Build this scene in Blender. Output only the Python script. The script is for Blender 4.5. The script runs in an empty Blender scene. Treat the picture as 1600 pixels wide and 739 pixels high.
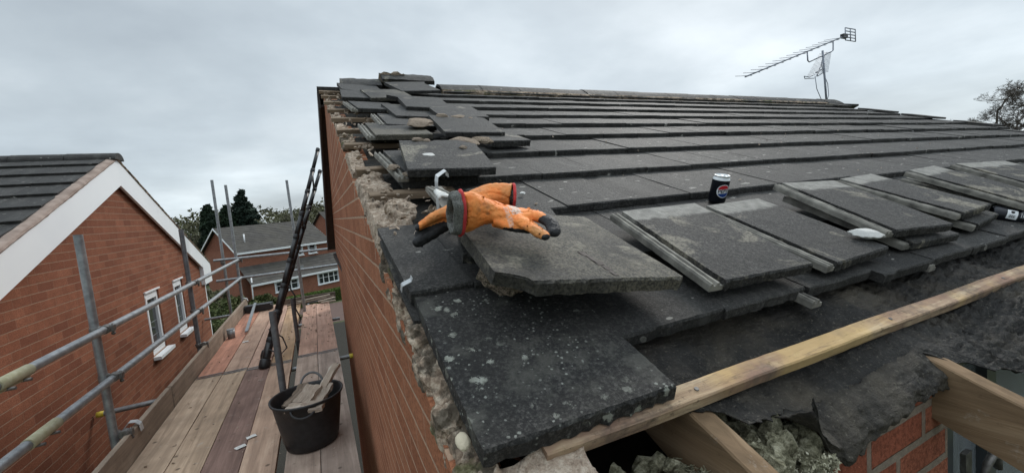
import bpy, bmesh, math, random
from mathutils import Vector, Matrix, noise as mnoise
PI = math.pi
random.seed(7)
SC = bpy.context.scene
COL = SC.collection

# ------------------------------------------------------------------ camera
CAMZ = 6.9
cam = bpy.data.cameras.new('camera'); camo = bpy.data.objects.new('camera', cam); COL.objects.link(camo)
Rm = Matrix(((0.89803182, 0.11714877, -0.42404602), (-0.43036362, 0.03401261, -0.90201458), (-0.09124699, 0.99253177, 0.08096097)))
camo.matrix_world = Matrix.Translation((0, 0, CAMZ)) @ Rm.to_4x4()
cam.sensor_width = 36; cam.lens = 649.74 / 1600 * 36
cam.clip_start = 0.05; cam.clip_end = 3000
SC.camera = camo

# ------------------------------------------------------------------ world, sun, exposure
SUN_AZ = math.radians(52)      # towards +X and +Y, behind the ridge
SUN_EL = math.radians(38)
w = bpy.data.worlds.new('World'); SC.world = w; w.use_nodes = True
nt = w.node_tree; nt.nodes.clear()
def wn(t, **k):
    n = nt.nodes.new(t)
    for a, b in k.items(): setattr(n, a, b)
    return n
out = wn('ShaderNodeOutputWorld'); bg = wn('ShaderNodeBackground'); bg.inputs[1].default_value = 0.1
sky = wn('ShaderNodeTexSky', sky_type='NISHITA', sun_disc=False, sun_elevation=SUN_EL, sun_rotation=PI/2 - (PI/2 - SUN_AZ) if False else SUN_AZ)
tc = wn('ShaderNodeTexCoord'); sep = wn('ShaderNodeSeparateXYZ'); nt.links.new(tc.outputs['Generated'], sep.inputs[0])
def wmath(op, a, b=None, c=None):
    n = wn('ShaderNodeMath', operation=op)
    for i, v in enumerate((a, b, c)):
        if v is None: continue
        if isinstance(v, (int, float)): n.inputs[i].default_value = v
        else: nt.links.new(v, n.inputs[i])
    return n.outputs[0]
zz = wmath('ADD', wmath('MAXIMUM', sep.outputs[2], 0.0), 0.30)
cx = wmath('DIVIDE', sep.outputs[0], zz); cy = wmath('DIVIDE', sep.outputs[1], zz)
cmb = wn('ShaderNodeCombineXYZ'); nt.links.new(cx, cmb.inputs[0]); nt.links.new(cy, cmb.inputs[1])
n1 = wn('ShaderNodeTexNoise'); n1.inputs['Scale'].default_value = 0.75; n1.inputs['Detail'].default_value = 7; n1.inputs['Roughness'].default_value = 0.52; n1.inputs['Distortion'].default_value = 0.15
nt.links.new(cmb.outputs[0], n1.inputs['Vector'])
r1 = wn('ShaderNodeValToRGB')
e = r1.color_ramp.elements
e[0].position = 0.34; e[0].color = (0.325, 0.372, 0.412, 1)
e[1].position = 0.70; e[1].color = (0.72, 0.78, 0.815, 1)
m = e.new(0.50); m.color = (0.465, 0.525, 0.565, 1)
nt.links.new(n1.outputs[0], r1.inputs[0])
# brighter towards the veiled sun, a pale break near the horizon
sd = (math.sin(SUN_AZ) * math.cos(SUN_EL), math.cos(SUN_AZ) * math.cos(SUN_EL), math.sin(SUN_EL))
dot = wmath('ADD', wmath('ADD', wmath('MULTIPLY', sep.outputs[0], sd[0]), wmath('MULTIPLY', sep.outputs[1], sd[1])), wmath('MULTIPLY', sep.outputs[2], sd[2]))
glow = wmath('MULTIPLY', wmath('POWER', wmath('MAXIMUM', dot, 0.0), 3.0), 0.22)
hz = wmath('POWER', wmath('SUBTRACT', 1.0, wmath('MINIMUM', wmath('MAXIMUM', sep.outputs[2], 0.0), 1.0)), 9.0)
n2 = wn('ShaderNodeTexNoise'); n2.inputs['Scale'].default_value = 1.0; n2.inputs['Detail'].default_value = 6
mp = wn('ShaderNodeMapping'); mp.inputs['Scale'].default_value = (2.6, 2.6, 15); nt.links.new(tc.outputs['Generated'], mp.inputs[0]); nt.links.new(mp.outputs[0], n2.inputs['Vector'])
hb = wmath('MULTIPLY', hz, wmath('MULTIPLY', wmath('MAXIMUM', wmath('SUBTRACT', n2.outputs[0], 0.36), 0.0), 3.2))
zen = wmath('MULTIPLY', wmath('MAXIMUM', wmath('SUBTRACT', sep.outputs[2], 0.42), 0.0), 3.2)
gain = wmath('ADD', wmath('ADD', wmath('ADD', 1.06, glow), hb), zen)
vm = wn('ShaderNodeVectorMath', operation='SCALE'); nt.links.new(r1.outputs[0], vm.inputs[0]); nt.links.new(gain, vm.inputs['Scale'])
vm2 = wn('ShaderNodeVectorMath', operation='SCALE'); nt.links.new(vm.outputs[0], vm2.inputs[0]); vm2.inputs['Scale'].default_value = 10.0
mx = wn('ShaderNodeMix', data_type='RGBA'); mx.inputs[0].default_value = 0.90
nt.links.new(sky.outputs[0], mx.inputs[6]); nt.links.new(vm2.outputs[0], mx.inputs[7])
nt.links.new(mx.outputs[2], bg.inputs[0]); nt.links.new(bg.outputs[0], out.inputs[0])
sun = bpy.data.lights.new('sun', 'SUN'); sun.energy = 1.5; sun.angle = math.radians(14); sun.color = (1, 0.96, 0.9)
suno = bpy.data.objects.new('sun', sun); COL.objects.link(suno)
suno.rotation_euler = Vector(sd).to_track_quat('Z', 'Y').to_euler()
SC.view_settings.view_transform = 'Standard'; SC.view_settings.look = 'None'; SC.view_settings.gamma = 1
SC.view_settings.exposure = 0.2; SC.view_settings.use_curve_mapping = False

# ------------------------------------------------------------------ material helpers
class M:
    def __init__(s, name, rough=0.8, metal=0.0, spec=0.3):
        s.m = bpy.data.materials.new(name); s.m.use_nodes = True; s.t = s.m.node_tree
        s.b = s.t.nodes['Principled BSDF']; s.b.inputs['Roughness'].default_value = rough
        s.b.inputs['Metallic'].default_value = metal; s.b.inputs['Specular IOR Level'].default_value = spec
    def n(s, typ, **k):
        x = s.t.nodes.new(typ)
        for a, b in k.items(): setattr(x, a, b)
        return x
    def l(s, a, b): s.t.links.new(a, b)
    def co(s, scale=(1, 1, 1), kind='Object', rot=(0, 0, 0), rnd=True):
        t = s.n('ShaderNodeTexCoord'); mp = s.n('ShaderNodeMapping'); mp.inputs['Scale'].default_value = scale; mp.inputs['Rotation'].default_value = rot
        s.l(t.outputs[kind], mp.inputs[0])
        if rnd:
            oi = s.n('ShaderNodeObjectInfo'); mu = s.n('ShaderNodeMath', operation='MULTIPLY'); mu.inputs[1].default_value = 37.0
            s.l(oi.outputs['Random'], mu.inputs[0]); s.l(mu.outputs[0], mp.inputs['Location'])
        return mp.outputs[0]
    def noise(s, v, scale, detail=5, rough=0.55, dist=0.0):
        x = s.n('ShaderNodeTexNoise'); x.inputs['Scale'].default_value = scale; x.inputs['Detail'].default_value = detail
        x.inputs['Roughness'].default_value = rough; x.inputs['Distortion'].default_value = dist
        s.l(v, x.inputs['Vector']); return x.outputs[0]
    def vor(s, v, scale, feat='F1', out='Distance'):
        x = s.n('ShaderNodeTexVoronoi', feature=feat); x.inputs['Scale'].default_value = scale; s.l(v, x.inputs['Vector']); return x.outputs[out]
    def ramp(s, f, stops):
        r = s.n('ShaderNodeValToRGB'); e = r.color_ramp.elements
        while len(e) < len(stops): e.new(0.5)
        for x, (p, c) in zip(e, stops):
            x.position = p; x.color = (c[0], c[1], c[2], 1) if not isinstance(c, (int, float)) else (c, c, c, 1)
        s.l(f, r.inputs[0]); return r.outputs[0]
    def mix(s, f, a, b, mode='MIX'):
        x = s.n('ShaderNodeMix', data_type='RGBA', blend_type=mode)
        for i, v in ((0, f), (6, a), (7, b)):
            if isinstance(v, (int, float)): x.inputs[i].default_value = v if i == 0 else (v, v, v, 1)
            elif isinstance(v, tuple): x.inputs[i].default_value = (v[0], v[1], v[2], 1)
            else: s.l(v, x.inputs[i])
        return x.outputs[2]
    def math(s, op, a, b=None):
        x = s.n('ShaderNodeMath', operation=op)
        for i, v in enumerate((a, b)):
            if v is None: continue
            if isinstance(v, (int, float)): x.inputs[i].default_value = v
            else: s.l(v, x.inputs[i])
        return x.outputs[0]
    def attr(s, name): 
        x = s.n('ShaderNodeAttribute', attribute_name=name); return x.outputs['Fac']
    def bump(s, h, dist, strength=1.0, prev=None):
        b = s.n('ShaderNodeBump'); b.inputs['Distance'].default_value = dist; b.inputs['Strength'].default_value = strength
        s.l(h, b.inputs['Height'])
        if prev is not None: s.l(prev, b.inputs['Normal'])
        s.l(b.outputs[0], s.b.inputs['Normal']); return b.outputs[0]
    def color(s, c):
        if isinstance(c, tuple): s.b.inputs['Base Color'].default_value = (c[0], c[1], c[2], 1)
        else: s.l(c, s.b.inputs['Base Color'])
        return s

def simple(name, c1, c2, scale=8, rough=0.7, metal=0, spec=0.3, bump=0.0, bscale=60, stretch=(1, 1, 1)):
    m = M(name, rough, metal, spec); v = m.co(stretch); f = m.noise(v, scale, 6)
    m.color(m.ramp(f, [(0.3, c1), (0.7, c2)]))
    if bump: m.bump(m.noise(v, bscale, 6), bump)
    return m.m

def tile_mat(name, band=False, sand=0.0, lichen=0.0, dark=1.0, use_tone=False, patch=False, worn=0.0):
    m = M(name, 0.70, 0, 0.36); v = m.co(rnd=not use_tone)
    g = m.noise(v, 135, 5, 0.85); b = m.noise(v, 7, 6, 0.6); c = m.noise(v, 45, 4, 0.6)
    col = m.ramp(g, [(0.38, (0.005*dark, 0.005*dark, 0.005*dark)), (0.50, (0.020*dark, 0.0195*dark, 0.0195*dark)), (0.62, (0.10*dark, 0.095*dark, 0.088*dark))])
    col = m.mix(m.ramp(b, [(0.35, 0.0), (0.75, 0.55)]), col, (0.040*dark, 0.037*dark, 0.032*dark))
    if use_tone:
        t = m.attr('tone'); col = m.mix(0.75, col, m.ramp(t, [(0.0, 0.42), (1.0, 1.15)]), 'MULTIPLY')
        # sparse pale chips and rubbed streaks
        ch = m.noise(m.co((1.0, 2.2, 1), rnd=False), 16, 2, 0.4); col = m.mix(m.ramp(ch, [(0.70, 0.0), (0.72, 0.7)]), col, (0.34, 0.33, 0.30))
        wsh = m.noise(m.co((5, 1.1, 1), rnd=False), 2.2, 6, 0.65); col = m.mix(m.ramp(wsh, [(0.50, 0.0), (0.72, 0.55)]), col, (0.085, 0.082, 0.075)); col = m.mix(m.ramp(m.noise(m.co(rnd=False), 26, 5, 0.7), [(0.60, 0.0), (0.72, 0.6)]), col, (0.008, 0.008, 0.008))
        col = m.mix(m.ramp(m.noise(m.co(rnd=False), 10, 6, 0.75), [(0.66, 0.0), (0.72, 0.45)]), col, (0.13, 0.125, 0.10))
    st = m.noise(v, 14, 6, 0.7); col = m.mix(m.ramp(st, [(0.52, 0.0), (0.66, 0.6)]), col, (0.007, 0.007, 0.007))
    if patch or sand:
        pn = m.noise(v, 5.0, 6, 0.65, 0.4); th = 0.60 - sand * 0.12
        f = m.ramp(pn, [(th, 0.0), (th + 0.07, 0.75)])
        f = m.math('MULTIPLY', f, m.ramp(m.noise(v, 120, 3), [(0.35, 0.15), (0.55, 1.0)]))
        col = m.mix(f, col, (0.27, 0.245, 0.19))
    if worn:
        f = m.math('MULTIPLY', m.ramp(m.noise(v, 3.2, 5, 0.6), [(0.42, 0.0), (0.62, worn)]), m.ramp(m.noise(v, 180, 3), [(0.4, 0.2), (0.6, 1.0)]))
        col = m.mix(f, col, (0.24, 0.215, 0.16))
    if band:
        s = m.n('ShaderNodeSeparateXYZ'); tcn = m.n('ShaderNodeTexCoord'); m.l(tcn.outputs['Object'], s.inputs[0])
        y = m.math('ADD', s.outputs[1], m.math('MULTIPLY', m.math('SUBTRACT', m.noise(v, 22, 4), 0.5), 0.05))
        f = m.ramp(y, [(0.335, 0.0), (0.352, 0.85)])
        col = m.mix(f, col, m.ramp(m.noise(v, 30, 5), [(0.3, (0.17, 0.165, 0.15)), (0.7, (0.34, 0.33, 0.30))]))
    if lichen:
        l1 = m.noise(v, 11, 7, 0.68, 0.3)
        col = m.mix(m.ramp(l1, [(0.52, 0.0), (0.62, 0.55)]), col, (0.105, 0.102, 0.088))
        cell = m.vor(m.co(), 27); wob = m.noise(v, 55, 6, 0.8, 0.6)
        d = m.math('ADD', cell, m.math('MULTIPLY', wob, 1.15)); gate = m.ramp(m.noise(v, 5, 5, 0.7), [(0.46, 0.0), (0.56, 1.0)]); g2_ = m.ramp(m.noise(v, 8, 4, 0.7), [(0.45, 0.05), (0.58, 1.0)])
        f = m.math('MULTIPLY', m.ramp(d, [(0.74, 0.95), (0.80, 0.0)]), gate)
        col = m.mix(f, col, m.ramp(m.noise(v, 40, 4, .7), [(.35, (0.17, 0.17, 0.14)), (.6, (0.36, 0.37, 0.32))]))
        s2 = m.math('ADD', m.vor(m.co(), 85), m.math('MULTIPLY', wob, 1.1))
        col = m.mix(m.math('MULTIPLY', m.ramp(s2, [(0.68, 0.8), (0.76, 0.0)]), g2_), col, (0.36, 0.37, 0.33))
    m.color(col)
    n_ = m.bump(g, 0.005, 1.0); m.bump(c, 0.006, 0.7, n_)
    return m.m

def brick_mat(name, axis='Y', base=((0.42, 0.17, 0.09), (0.50, 0.215, 0.12), (0.32, 0.12, 0.065)), mortar=(0.50, 0.34, 0.24), ms=0.005, perp=0.4, rough_brick=False, off=(0, 0)):
    m = M(name, 0.92, 0, 0.15)
    t = m.n('ShaderNodeTexCoord'); s = m.n('ShaderNodeSeparateXYZ'); m.l(t.outputs['Object'], s.inputs[0])
    c = m.n('ShaderNodeCombineXYZ')
    m.l(m.math('ADD', s.outputs[1 if axis == 'Y' else 0], off[0] if axis != 'XY' else s.outputs[1]), c.inputs[0]); m.l(m.math('ADD', s.outputs[2], off[1]), c.inputs[1])
    _sp = m.n('ShaderNodeSeparateXYZ'); wv = m.n('ShaderNodeVectorMath', operation='ADD'); nz = m.n('ShaderNodeTexNoise'); nz.inputs['Scale'].default_value = 14
    m.l(t.outputs['Object'], nz.inputs['Vector']); sc = m.n('ShaderNodeVectorMath', operation='SCALE'); sc.inputs['Scale'].default_value = 0.006
    m.l(nz.outputs[1], sc.inputs[0]); m.l(c.outputs[0], wv.inputs[0]); m.l(sc.outputs[0], wv.inputs[1])
    m.l(wv.outputs[0], _sp.inputs[0]); sepz = _sp.outputs[1]
    b = m.n('ShaderNodeTexBrick'); b.offset = 0.5; b.inputs['Scale'].default_value = 1; b.inputs['Brick Width'].default_value = 0.225
    b.inputs['Row Height'].default_value = 0.075; b.inputs['Mortar Size'].default_value = ms; b.inputs['Mortar Smooth'].default_value = 0.25; b.inputs['Bias'].default_value = 0.0
    b.inputs['Color1'].default_value = (0, 0, 0, 1); b.inputs['Color2'].default_value = (1, 1, 1, 1); b.inputs['Mortar'].default_value = (0.5, 0.5, 0.5, 1)
    m.l(wv.outputs[0], b.inputs['Vector'])
    v = t.outputs['Object']
    bc = m.ramp(b.outputs['Color'], [(0.0, base[2]), (0.45, base[0]), (1.0, base[1])])
    n1 = m.noise(v, 9, 6, 0.6); n2 = m.noise(v, 110, 4, 0.7)
    bc = m.mix(m.ramp(n1, [(0.3, 0.0), (0.75, 0.6)]), bc, tuple(x * 0.55 for x in base[0]))
    bc = m.mix(m.ramp(n2, [(0.45, 0.0), (0.62, 0.65)]), bc, tuple(x * 0.35 for x in base[2])); bc = m.mix(m.ramp(m.noise(v, 170, 3, .7), [(0.60, 0.0), (0.70, 0.5)]), bc, tuple(min(.7, x * 1.7) for x in base[1])); bc = m.mix(m.ramp(m.noise(v, 1.1, 5, .6), [(0.4, 0.0), (0.7, 0.45)]), bc, tuple(x * 0.5 for x in base[0]))
    mc = m.mix(m.ramp(m.noise(v, 60, 4), [(0.3, 0.0), (0.7, 0.7)]), mortar, tuple(x * 0.6 for x in mortar))
    fac = b.outputs['Fac']
    zf = m.math('ABSOLUTE', m.math('SUBTRACT', m.math('FRACT', m.math('DIVIDE', sepz, 0.075)), 0.5))
    bed = m.ramp(zf, [(0.5 - ms * 17, 0.0), (0.5 - ms * 9, 1.0)])
    facc = m.math('MULTIPLY', fac, m.math('ADD', m.math('MULTIPLY', bed, 1.0 - perp), perp))
    m.color(m.mix(facc, bc, mc))
    nn = m.bump(m.math('SUBTRACT', 1.0, fac), 0.006, 0.8)
    m.bump(n2, 0.006 if rough_brick else 0.003, 0.8, nn)
    return m.m

def wood_mat(name, c1, c2, axis=0, scale=1.0, rough=0.85, knots=True, tone=0.0):
    st = [28, 28, 28]; st[axis] = 1.6
    m = M(name, rough, 0, 0.25); v = m.co(tuple(x * scale for x in st)); f = m.noise(v, 1.0, 7, 0.65, 0.6)
    col = m.ramp(f, [(0.28, tuple(x * 0.6 for x in c1)), (0.5, c1), (0.75, c2)])
    v2 = m.co(); f2 = m.noise(v2, 3.5, 5, 0.6); col = m.mix(m.ramp(f2, [(0.4, 0.0), (0.72, 0.55)]), col, tuple(x * 0.45 for x in c1))
    if knots:
        k = m.vor(v2, 5.5); col = m.mix(m.ramp(k, [(0.05, 0.85), (0.10, 0.0)]), col, tuple(x * 0.25 for x in c1))
    if tone:
        oi = m.n('ShaderNodeObjectInfo'); col = m.mix(tone, col, m.ramp(oi.outputs['Random'], [(0, (0.55, 0.47, 0.47)), (0.35, (1, 0.92, 0.8)), (0.7, (1.05, 0.82, 0.68)), (1, (0.8, 0.8, 0.74))]), 'MULTIPLY')
    col = m.mix(m.ramp(m.noise(v2, 9, 6, .75), [(0.60, 0.0), (0.70, 0.5)]), col, (0.42, 0.38, 0.33)); col = m.mix(m.ramp(m.noise(v2, 30, 5, .75), [(0.62, 0.0), (0.70, 0.6)]), col, tuple(x * 0.3 for x in c1))
    m.color(col); m.bump(f, 0.004, 0.9); return m.m

MT = {}
MT['tile'] = tile_mat('concrete_tile_laid', use_tone=True)
MT['tile_loose'] = tile_mat('concrete_tile_loose', band=True, patch=True, sand=0.35)
MT['tile_plain'] = tile_mat('concrete_tile_broken', patch=True, sand=0.15)
MT['tile_worn'] = tile_mat('concrete_tile_sandy', worn=0.6, sand=0.1, dark=.8)
MT['tile_lichen'] = tile_mat('concrete_tile_lichen', lichen=1.0, dark=0.9)
MT['rib'] = simple('interlock_concrete', (0.10, 0.095, 0.085), (0.30, 0.285, 0.25), 24, 0.85, bump=0.001, bscale=200)
MT['brick'] = brick_mat('gable_brick', 'Y')
MT['brick_front'] = brick_mat('front_brick', 'X', ((0.34, 0.11, 0.065), (0.42, 0.16, 0.095), (0.28, 0.085, 0.05)), (0.26, 0.21, 0.165), 0.010, 0.9, True, off=(0.075, 0.0))
MT['brick_nb'] = brick_mat('neighbour_brick', 'Y', ((0.30, 0.115, 0.066), (0.37, 0.15, 0.088), (0.21, 0.078, 0.048)), (0.34, 0.215, 0.15), 0.0045, 0.3)
MT['brick_far'] = brick_mat('far_brick', 'XY', ((0.33, 0.12, 0.075), (0.38, 0.15, 0.09), (0.27, 0.09, 0.055)), (0.36, 0.25, 0.19), 0.008)
def mortarmat():
    m = M('verge_mortar', 0.95, 0, 0.15); v = m.co(); a = m.noise(v, 9, 7, 0.7, 0.5); b = m.noise(v, 60, 5, 0.75)
    c = m.ramp(b, [(0.32, (0.24, 0.175, 0.13)), (0.5, (0.43, 0.34, 0.265)), (0.66, (0.62, 0.53, 0.43))])
    c = m.mix(m.ramp(a, [(0.52, 0.0), (0.62, 0.7)]), c, (0.17, 0.135, 0.105)); c = m.mix(m.ramp(m.noise(v, 24, 5, .7), [(0.60, 0), (0.66, 0.8)]), c, (0.05, 0.043, 0.036))
    m.color(c); n_ = m.bump(b, 0.008, 1.0); m.bump(m.noise(v, 200, 3, .7), 0.003, 1.0, n_); return m.m
MT['mortar'] = mortarmat()
def dirtmortar():
    m = M('old_bedding_mortar', 0.95, 0, 0.15); v = m.co(); a = m.noise(v, 12, 6, 0.65); b = m.noise(v, 40, 5, 0.7)
    c = m.ramp(b, [(0.34, (0.13, 0.092, 0.068)), (0.5, (0.33, 0.25, 0.185)), (0.64, (0.56, 0.47, 0.37))])
    c = m.mix(m.ramp(a, [(0.48, 0.0), (0.56, 0.85)]), c, (0.065, 0.055, 0.042)); c = m.mix(m.ramp(m.noise(v, 7, 4), [(0.58, 0), (0.64, 0.65)]), c, (0.075, 0.09, 0.03))
    m.color(c); m.bump(b, 0.007, 0.9); return m.m
MT['mortar_old'] = dirtmortar()
def battenmat():
    m = M('batten_pine', .8, 0, .25); v0 = m.co((3, 45, 45), rnd=False); v = m.co(rnd=False); f = m.noise(v0, 1.0, 7, .65, .8)
    c = m.ramp(f, [(.30, (.16, .105, .07)), (.5, (.35, .245, .155)), (.70, (.56, .44, .30))])
    c = m.mix(m.ramp(m.noise(v, 4, 5, .6), [(.44, 0), (.56, .8)]), c, (.23, .135, .10)); c = m.mix(m.ramp(m.noise(v, 7, 5, .7), [(.52, 0), (.62, .8)]), c, (.15, .11, .085))
    c = m.mix(m.ramp(m.noise(v, 60, 4, .7), [(.58, 0), (.7, .7)]), c, (.07, .05, .035)); c = m.mix(m.ramp(m.vor(v, 6), [(.06, .9), (.13, 0)]), c, (.12, .06, .03))
    c = m.mix(m.ramp(m.noise(v, 2.6, 5, .6), [(.50, 0), (.60, .55)]), c, (.62, .43, .18)); c = m.mix(m.ramp(m.noise(m.co((2, 22, 22), rnd=False), 3, 6, .75), [(.54, 0), (.66, .75)]), c, (.10, .07, .055))
    m.color(c); n_ = m.bump(f, .003, .8); m.bump(m.noise(v, 40, 6, .7), .004, .6, n_); return m.m
MT['batten'] = battenmat()
MT['batten_old'] = wood_mat('old_batten', (0.22, 0.16, 0.11), (0.34, 0.27, 0.20), 0, 1.0)
MT['rafter'] = wood_mat('rafter_pine', (0.22, 0.145, 0.085), (0.36, 0.26, 0.165), 1, 1.0)
MT['board'] = wood_mat('scaffold_board', (0.36, 0.275, 0.20), (0.50, 0.41, 0.31), 1, 0.8, tone=0.9)
MT['toe'] = wood_mat('toe_board', (0.30, 0.235, 0.18), (0.42, 0.35, 0.28), 1, 0.8)
MT['toe_far'] = wood_mat('far_toe_board', (0.15, 0.115, 0.09), (0.24, 0.19, 0.15), 0, 0.8)
MT['scrap'] = wood_mat('scrap_wood', (0.36, 0.29, 0.23), (0.60, 0.54, 0.47), 0, 1.3)
MT['scrap_dark'] = wood_mat('scrap_wood_dark', (0.16, 0.12, 0.09), (0.28, 0.22, 0.17), 0, 1.3)
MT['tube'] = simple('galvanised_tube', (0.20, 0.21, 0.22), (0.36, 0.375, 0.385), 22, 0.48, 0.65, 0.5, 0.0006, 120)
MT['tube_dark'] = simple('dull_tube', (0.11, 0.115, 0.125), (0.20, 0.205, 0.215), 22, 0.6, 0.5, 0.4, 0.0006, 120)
MT['sleeve'] = simple('sleeve_coupler', (0.30, 0.28, 0.17), (0.40, 0.38, 0.27), 40, 0.6, 0.2)
MT['steel_dark'] = simple('coupler_steel', (0.09, 0.085, 0.08), (0.22, 0.21, 0.20), 60, 0.5, 0.7, bump=0.001)
MT['yellow'] = simple('yellow_cap', (0.55, 0.42, 0.04), (0.62, 0.50, 0.08), 20, 0.5)
MT['white'] = simple('white_upvc', (0.76, 0.78, 0.80), (0.83, 0.845, 0.85), 1.2, 0.4, 0, 0.5)
MT['white_rough'] = simple('white_chalky', (0.5, 0.5, 0.48), (0.72, 0.71, 0.68), 60, 0.8, bump=0.002)
MT['brown'] = simple('dark_brown_board', (0.030, 0.024, 0.022), (0.050, 0.040, 0.036), 10, 0.6, 0, 0.4, 0.001, 80)
MT['soffit'] = simple('brown_soffit', (0.022, 0.016, 0.014), (0.045, 0.033, 0.028), 10, 0.7)
MT['black_plastic'] = simple('black_plastic', (0.010, 0.010, 0.011), (0.022, 0.022, 0.024), 30, 0.5, 0, 0.45, 0.0012, 60)
MT['black_metal'] = simple('black_painted_metal', (0.008, 0.008, 0.009), (0.02, 0.02, 0.022), 30, 0.38, 0.1, 0.5)
MT['glass'] = (lambda m: (m.color((0.02, 0.024, 0.028)), m.m)[1])(M('window_glass', 0.08, 0, 0.6))
MT['grey_frame'] = simple('anthracite_frame', (0.028, 0.032, 0.038), (0.045, 0.05, 0.058), 5, 0.4, 0, 0.5)
MT['curtain'] = simple('net_curtain', (0.33, 0.36, 0.40), (0.52, 0.55, 0.58), 6, 0.9, stretch=(4, 1, 0.6))
def feltmat():
    m = M('bitumen_felt', 0.75, 0, 0.35); v = m.co(); a = m.noise(v, 8, 7, 0.6); b = m.noise(v, 70, 5, 0.65)
    c = m.ramp(a, [(0.34, (0.007, 0.007, 0.0068)), (0.55, (0.020, 0.018, 0.016)), (0.74, (0.060, 0.050, 0.039))])
    c = m.mix(m.ramp(m.noise(v, 2.8, 6, .65, .8), [(.50, 0), (.70, .65)]), c, (0.105, 0.088, 0.064))
    c = m.mix(m.ramp(m.noise(v, 150, 5, .75), [(0.56, 0), (0.68, 0.6)]), c, (0.20, 0.18, 0.145)); c = m.mix(m.ramp(b, [(0.60, 0), (0.72, 0.6)]), c, (0.005, 0.005, 0.005))
    m.color(c)
    n_ = m.bump(m.noise(m.co((1, 3, 1)), 22, 6, 0.6, 0.8), 0.014, 1.0); n_ = m.bump(b, 0.006, 1.0, n_); m.bump(m.noise(v, 260, 3, .8), 0.002, 1.0, n_); return m.m
MT['felt'] = feltmat()
def woolmat():
    m = M('mineral_wool', 1.0, 0, 0.05); v = m.co(); a = m.noise(v, 45, 7, 0.8)
    m.color(m.ramp(a, [(0.38, (0.07, 0.065, 0.042)), (0.50, (0.28, 0.265, 0.18)), (0.62, (0.58, 0.55, 0.41))])); m.bump(m.noise(v, 90, 6, 0.8), 0.012, 1.0); return m.m
MT['wool'] = woolmat()
def vc(name, stops, rough=0.8, attr='mask', bump=0.0, nscale=40, spec=0.3, dirt=None):
    m = M(name, rough, 0, spec); c = m.ramp(m.attr(attr), stops); v = m.co(rnd=False)
    if dirt: c = m.mix(m.ramp(m.noise(v, nscale, 5, 0.6), [(0.45, 0.0), (0.75, 0.7)]), c, dirt)
    m.color(c)
    if bump: m.bump(m.noise(v, 160, 5), bump)
    return m
def leafmat(name, a, b, c=None, tr=0.0):
    m = M(name, 0.75, 0, 0.2); t = m.attr('tone'); m.color(m.ramp(t, [(0.0, a), (1.0, b)] if c is None else [(0.0, a), (0.5, b), (1.0, c)])); return m.m
MT['conifer'] = leafmat('conifer_needles', (0.012, 0.022, 0.014), (0.035, 0.058, 0.032))
MT['cedar'] = leafmat('cedar_needles', (0.014, 0.026, 0.02), (0.045, 0.066, 0.048))
MT['shrub'] = leafmat('shrub_leaves', (0.030, 0.045, 0.014), (0.075, 0.095, 0.030), (0.13, 0.125, 0.06))
MT['hedge'] = leafmat('hedge_leaves', (0.045, 0.075, 0.016), (0.11, 0.165, 0.035))
MT['blossom'] = leafmat('pale_blossom', (0.11, 0.12, 0.08), (0.32, 0.32, 0.26), (0.42, 0.42, 0.36))
MT['woods'] = leafmat('budding_leaves', (0.05, 0.055, 0.032), (0.11, 0.105, 0.062), (0.15, 0.155, 0.085))
MT['bark'] = simple('bark', (0.075, 0.065, 0.055), (0.13, 0.115, 0.10), 6, 0.95)

# ------------------------------------------------------------------ geometry helpers
PZ_ = -1.55
PH = math.radians(22.5); CU, SU = math.cos(PH), math.sin(PH); H0 = 0.5
U = Vector((0, CU, SU)); N = Vector((0, -SU, CU)); XA = Vector((1, 0, 0))
ROOF = Matrix(((1, 0, 0, 0), (0, CU, -SU, 0), (0, SU, CU, 0), (0, 0, 0, 1)))
def C(x, y, z): return Vector((x, y, z + CAMZ))               # metres from the viewpoint
def RP(x, s, n=0.0): return XA * x + U * s + N * (n - H0) + Vector((0, 0, CAMZ))   # on the roof slope
def roof_m(x, s, n, wx=0, wy=0, wz=0):
    v = Vector((wx, wy, wz)); R = Matrix.Rotation(v.length, 4, v.normalized()) if v.length > 1e-6 else Matrix()
    return Matrix.Translation(RP(x, s, n)) @ ROOF @ R
def link(o, parent=None):
    COL.objects.link(o)
    if parent is not None: o.parent = parent
    return o
def tag(o, label=None, cat=None, group=None, kind=None):
    if label: o['label'] = label
    if cat: o['category'] = cat
    if group: o['group'] = group
    if kind: o['kind'] = kind
    return o
def empty(name, loc, label=None, cat=None, group=None):
    o = bpy.data.objects.new(name, None); o.empty_display_size = 0.1; o.location = loc; COL.objects.link(o); return tag(o, label, cat, group)
def fin(name, bm, mat, parent=None, smooth=False, autos=None):
    me = bpy.data.meshes.new(name); bm.normal_update(); bm.to_mesh(me); bm.free()
    for x in (mat if isinstance(mat, (list, tuple)) else [mat]): me.materials.append(x)
    if smooth:
        for p in me.polygons: p.use_smooth = True
    o = bpy.data.objects.new(name, me); COL.objects.link(o)
    if parent is not None:
        o.parent = parent; o.matrix_parent_inverse = Matrix.Translation(-Vector(parent.location)) if parent.rotation_euler[:] == (0, 0, 0) and parent.type == 'EMPTY' else Matrix()
    return o
def bmn(): return bmesh.new()
def box(bm, a, b, mtx=None, mi=0):
    (x0, y0, z0), (x1, y1, z1) = a, b
    vs = [Vector(p) for p in ((x0,y0,z0),(x1,y0,z0),(x1,y1,z0),(x0,y1,z0),(x0,y0,z1),(x1,y0,z1),(x1,y1,z1),(x0,y1,z1))]
    if mtx: vs = [mtx @ v for v in vs]
    v = [bm.verts.new(p) for p in vs]; fs = []
    for f in ((0,3,2,1),(4,5,6,7),(0,1,5,4),(1,2,6,5),(2,3,7,6),(3,0,4,7)):
        q = bm.faces.new([v[i] for i in f]); q.material_index = mi; fs.append(q)
    return v, fs
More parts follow.
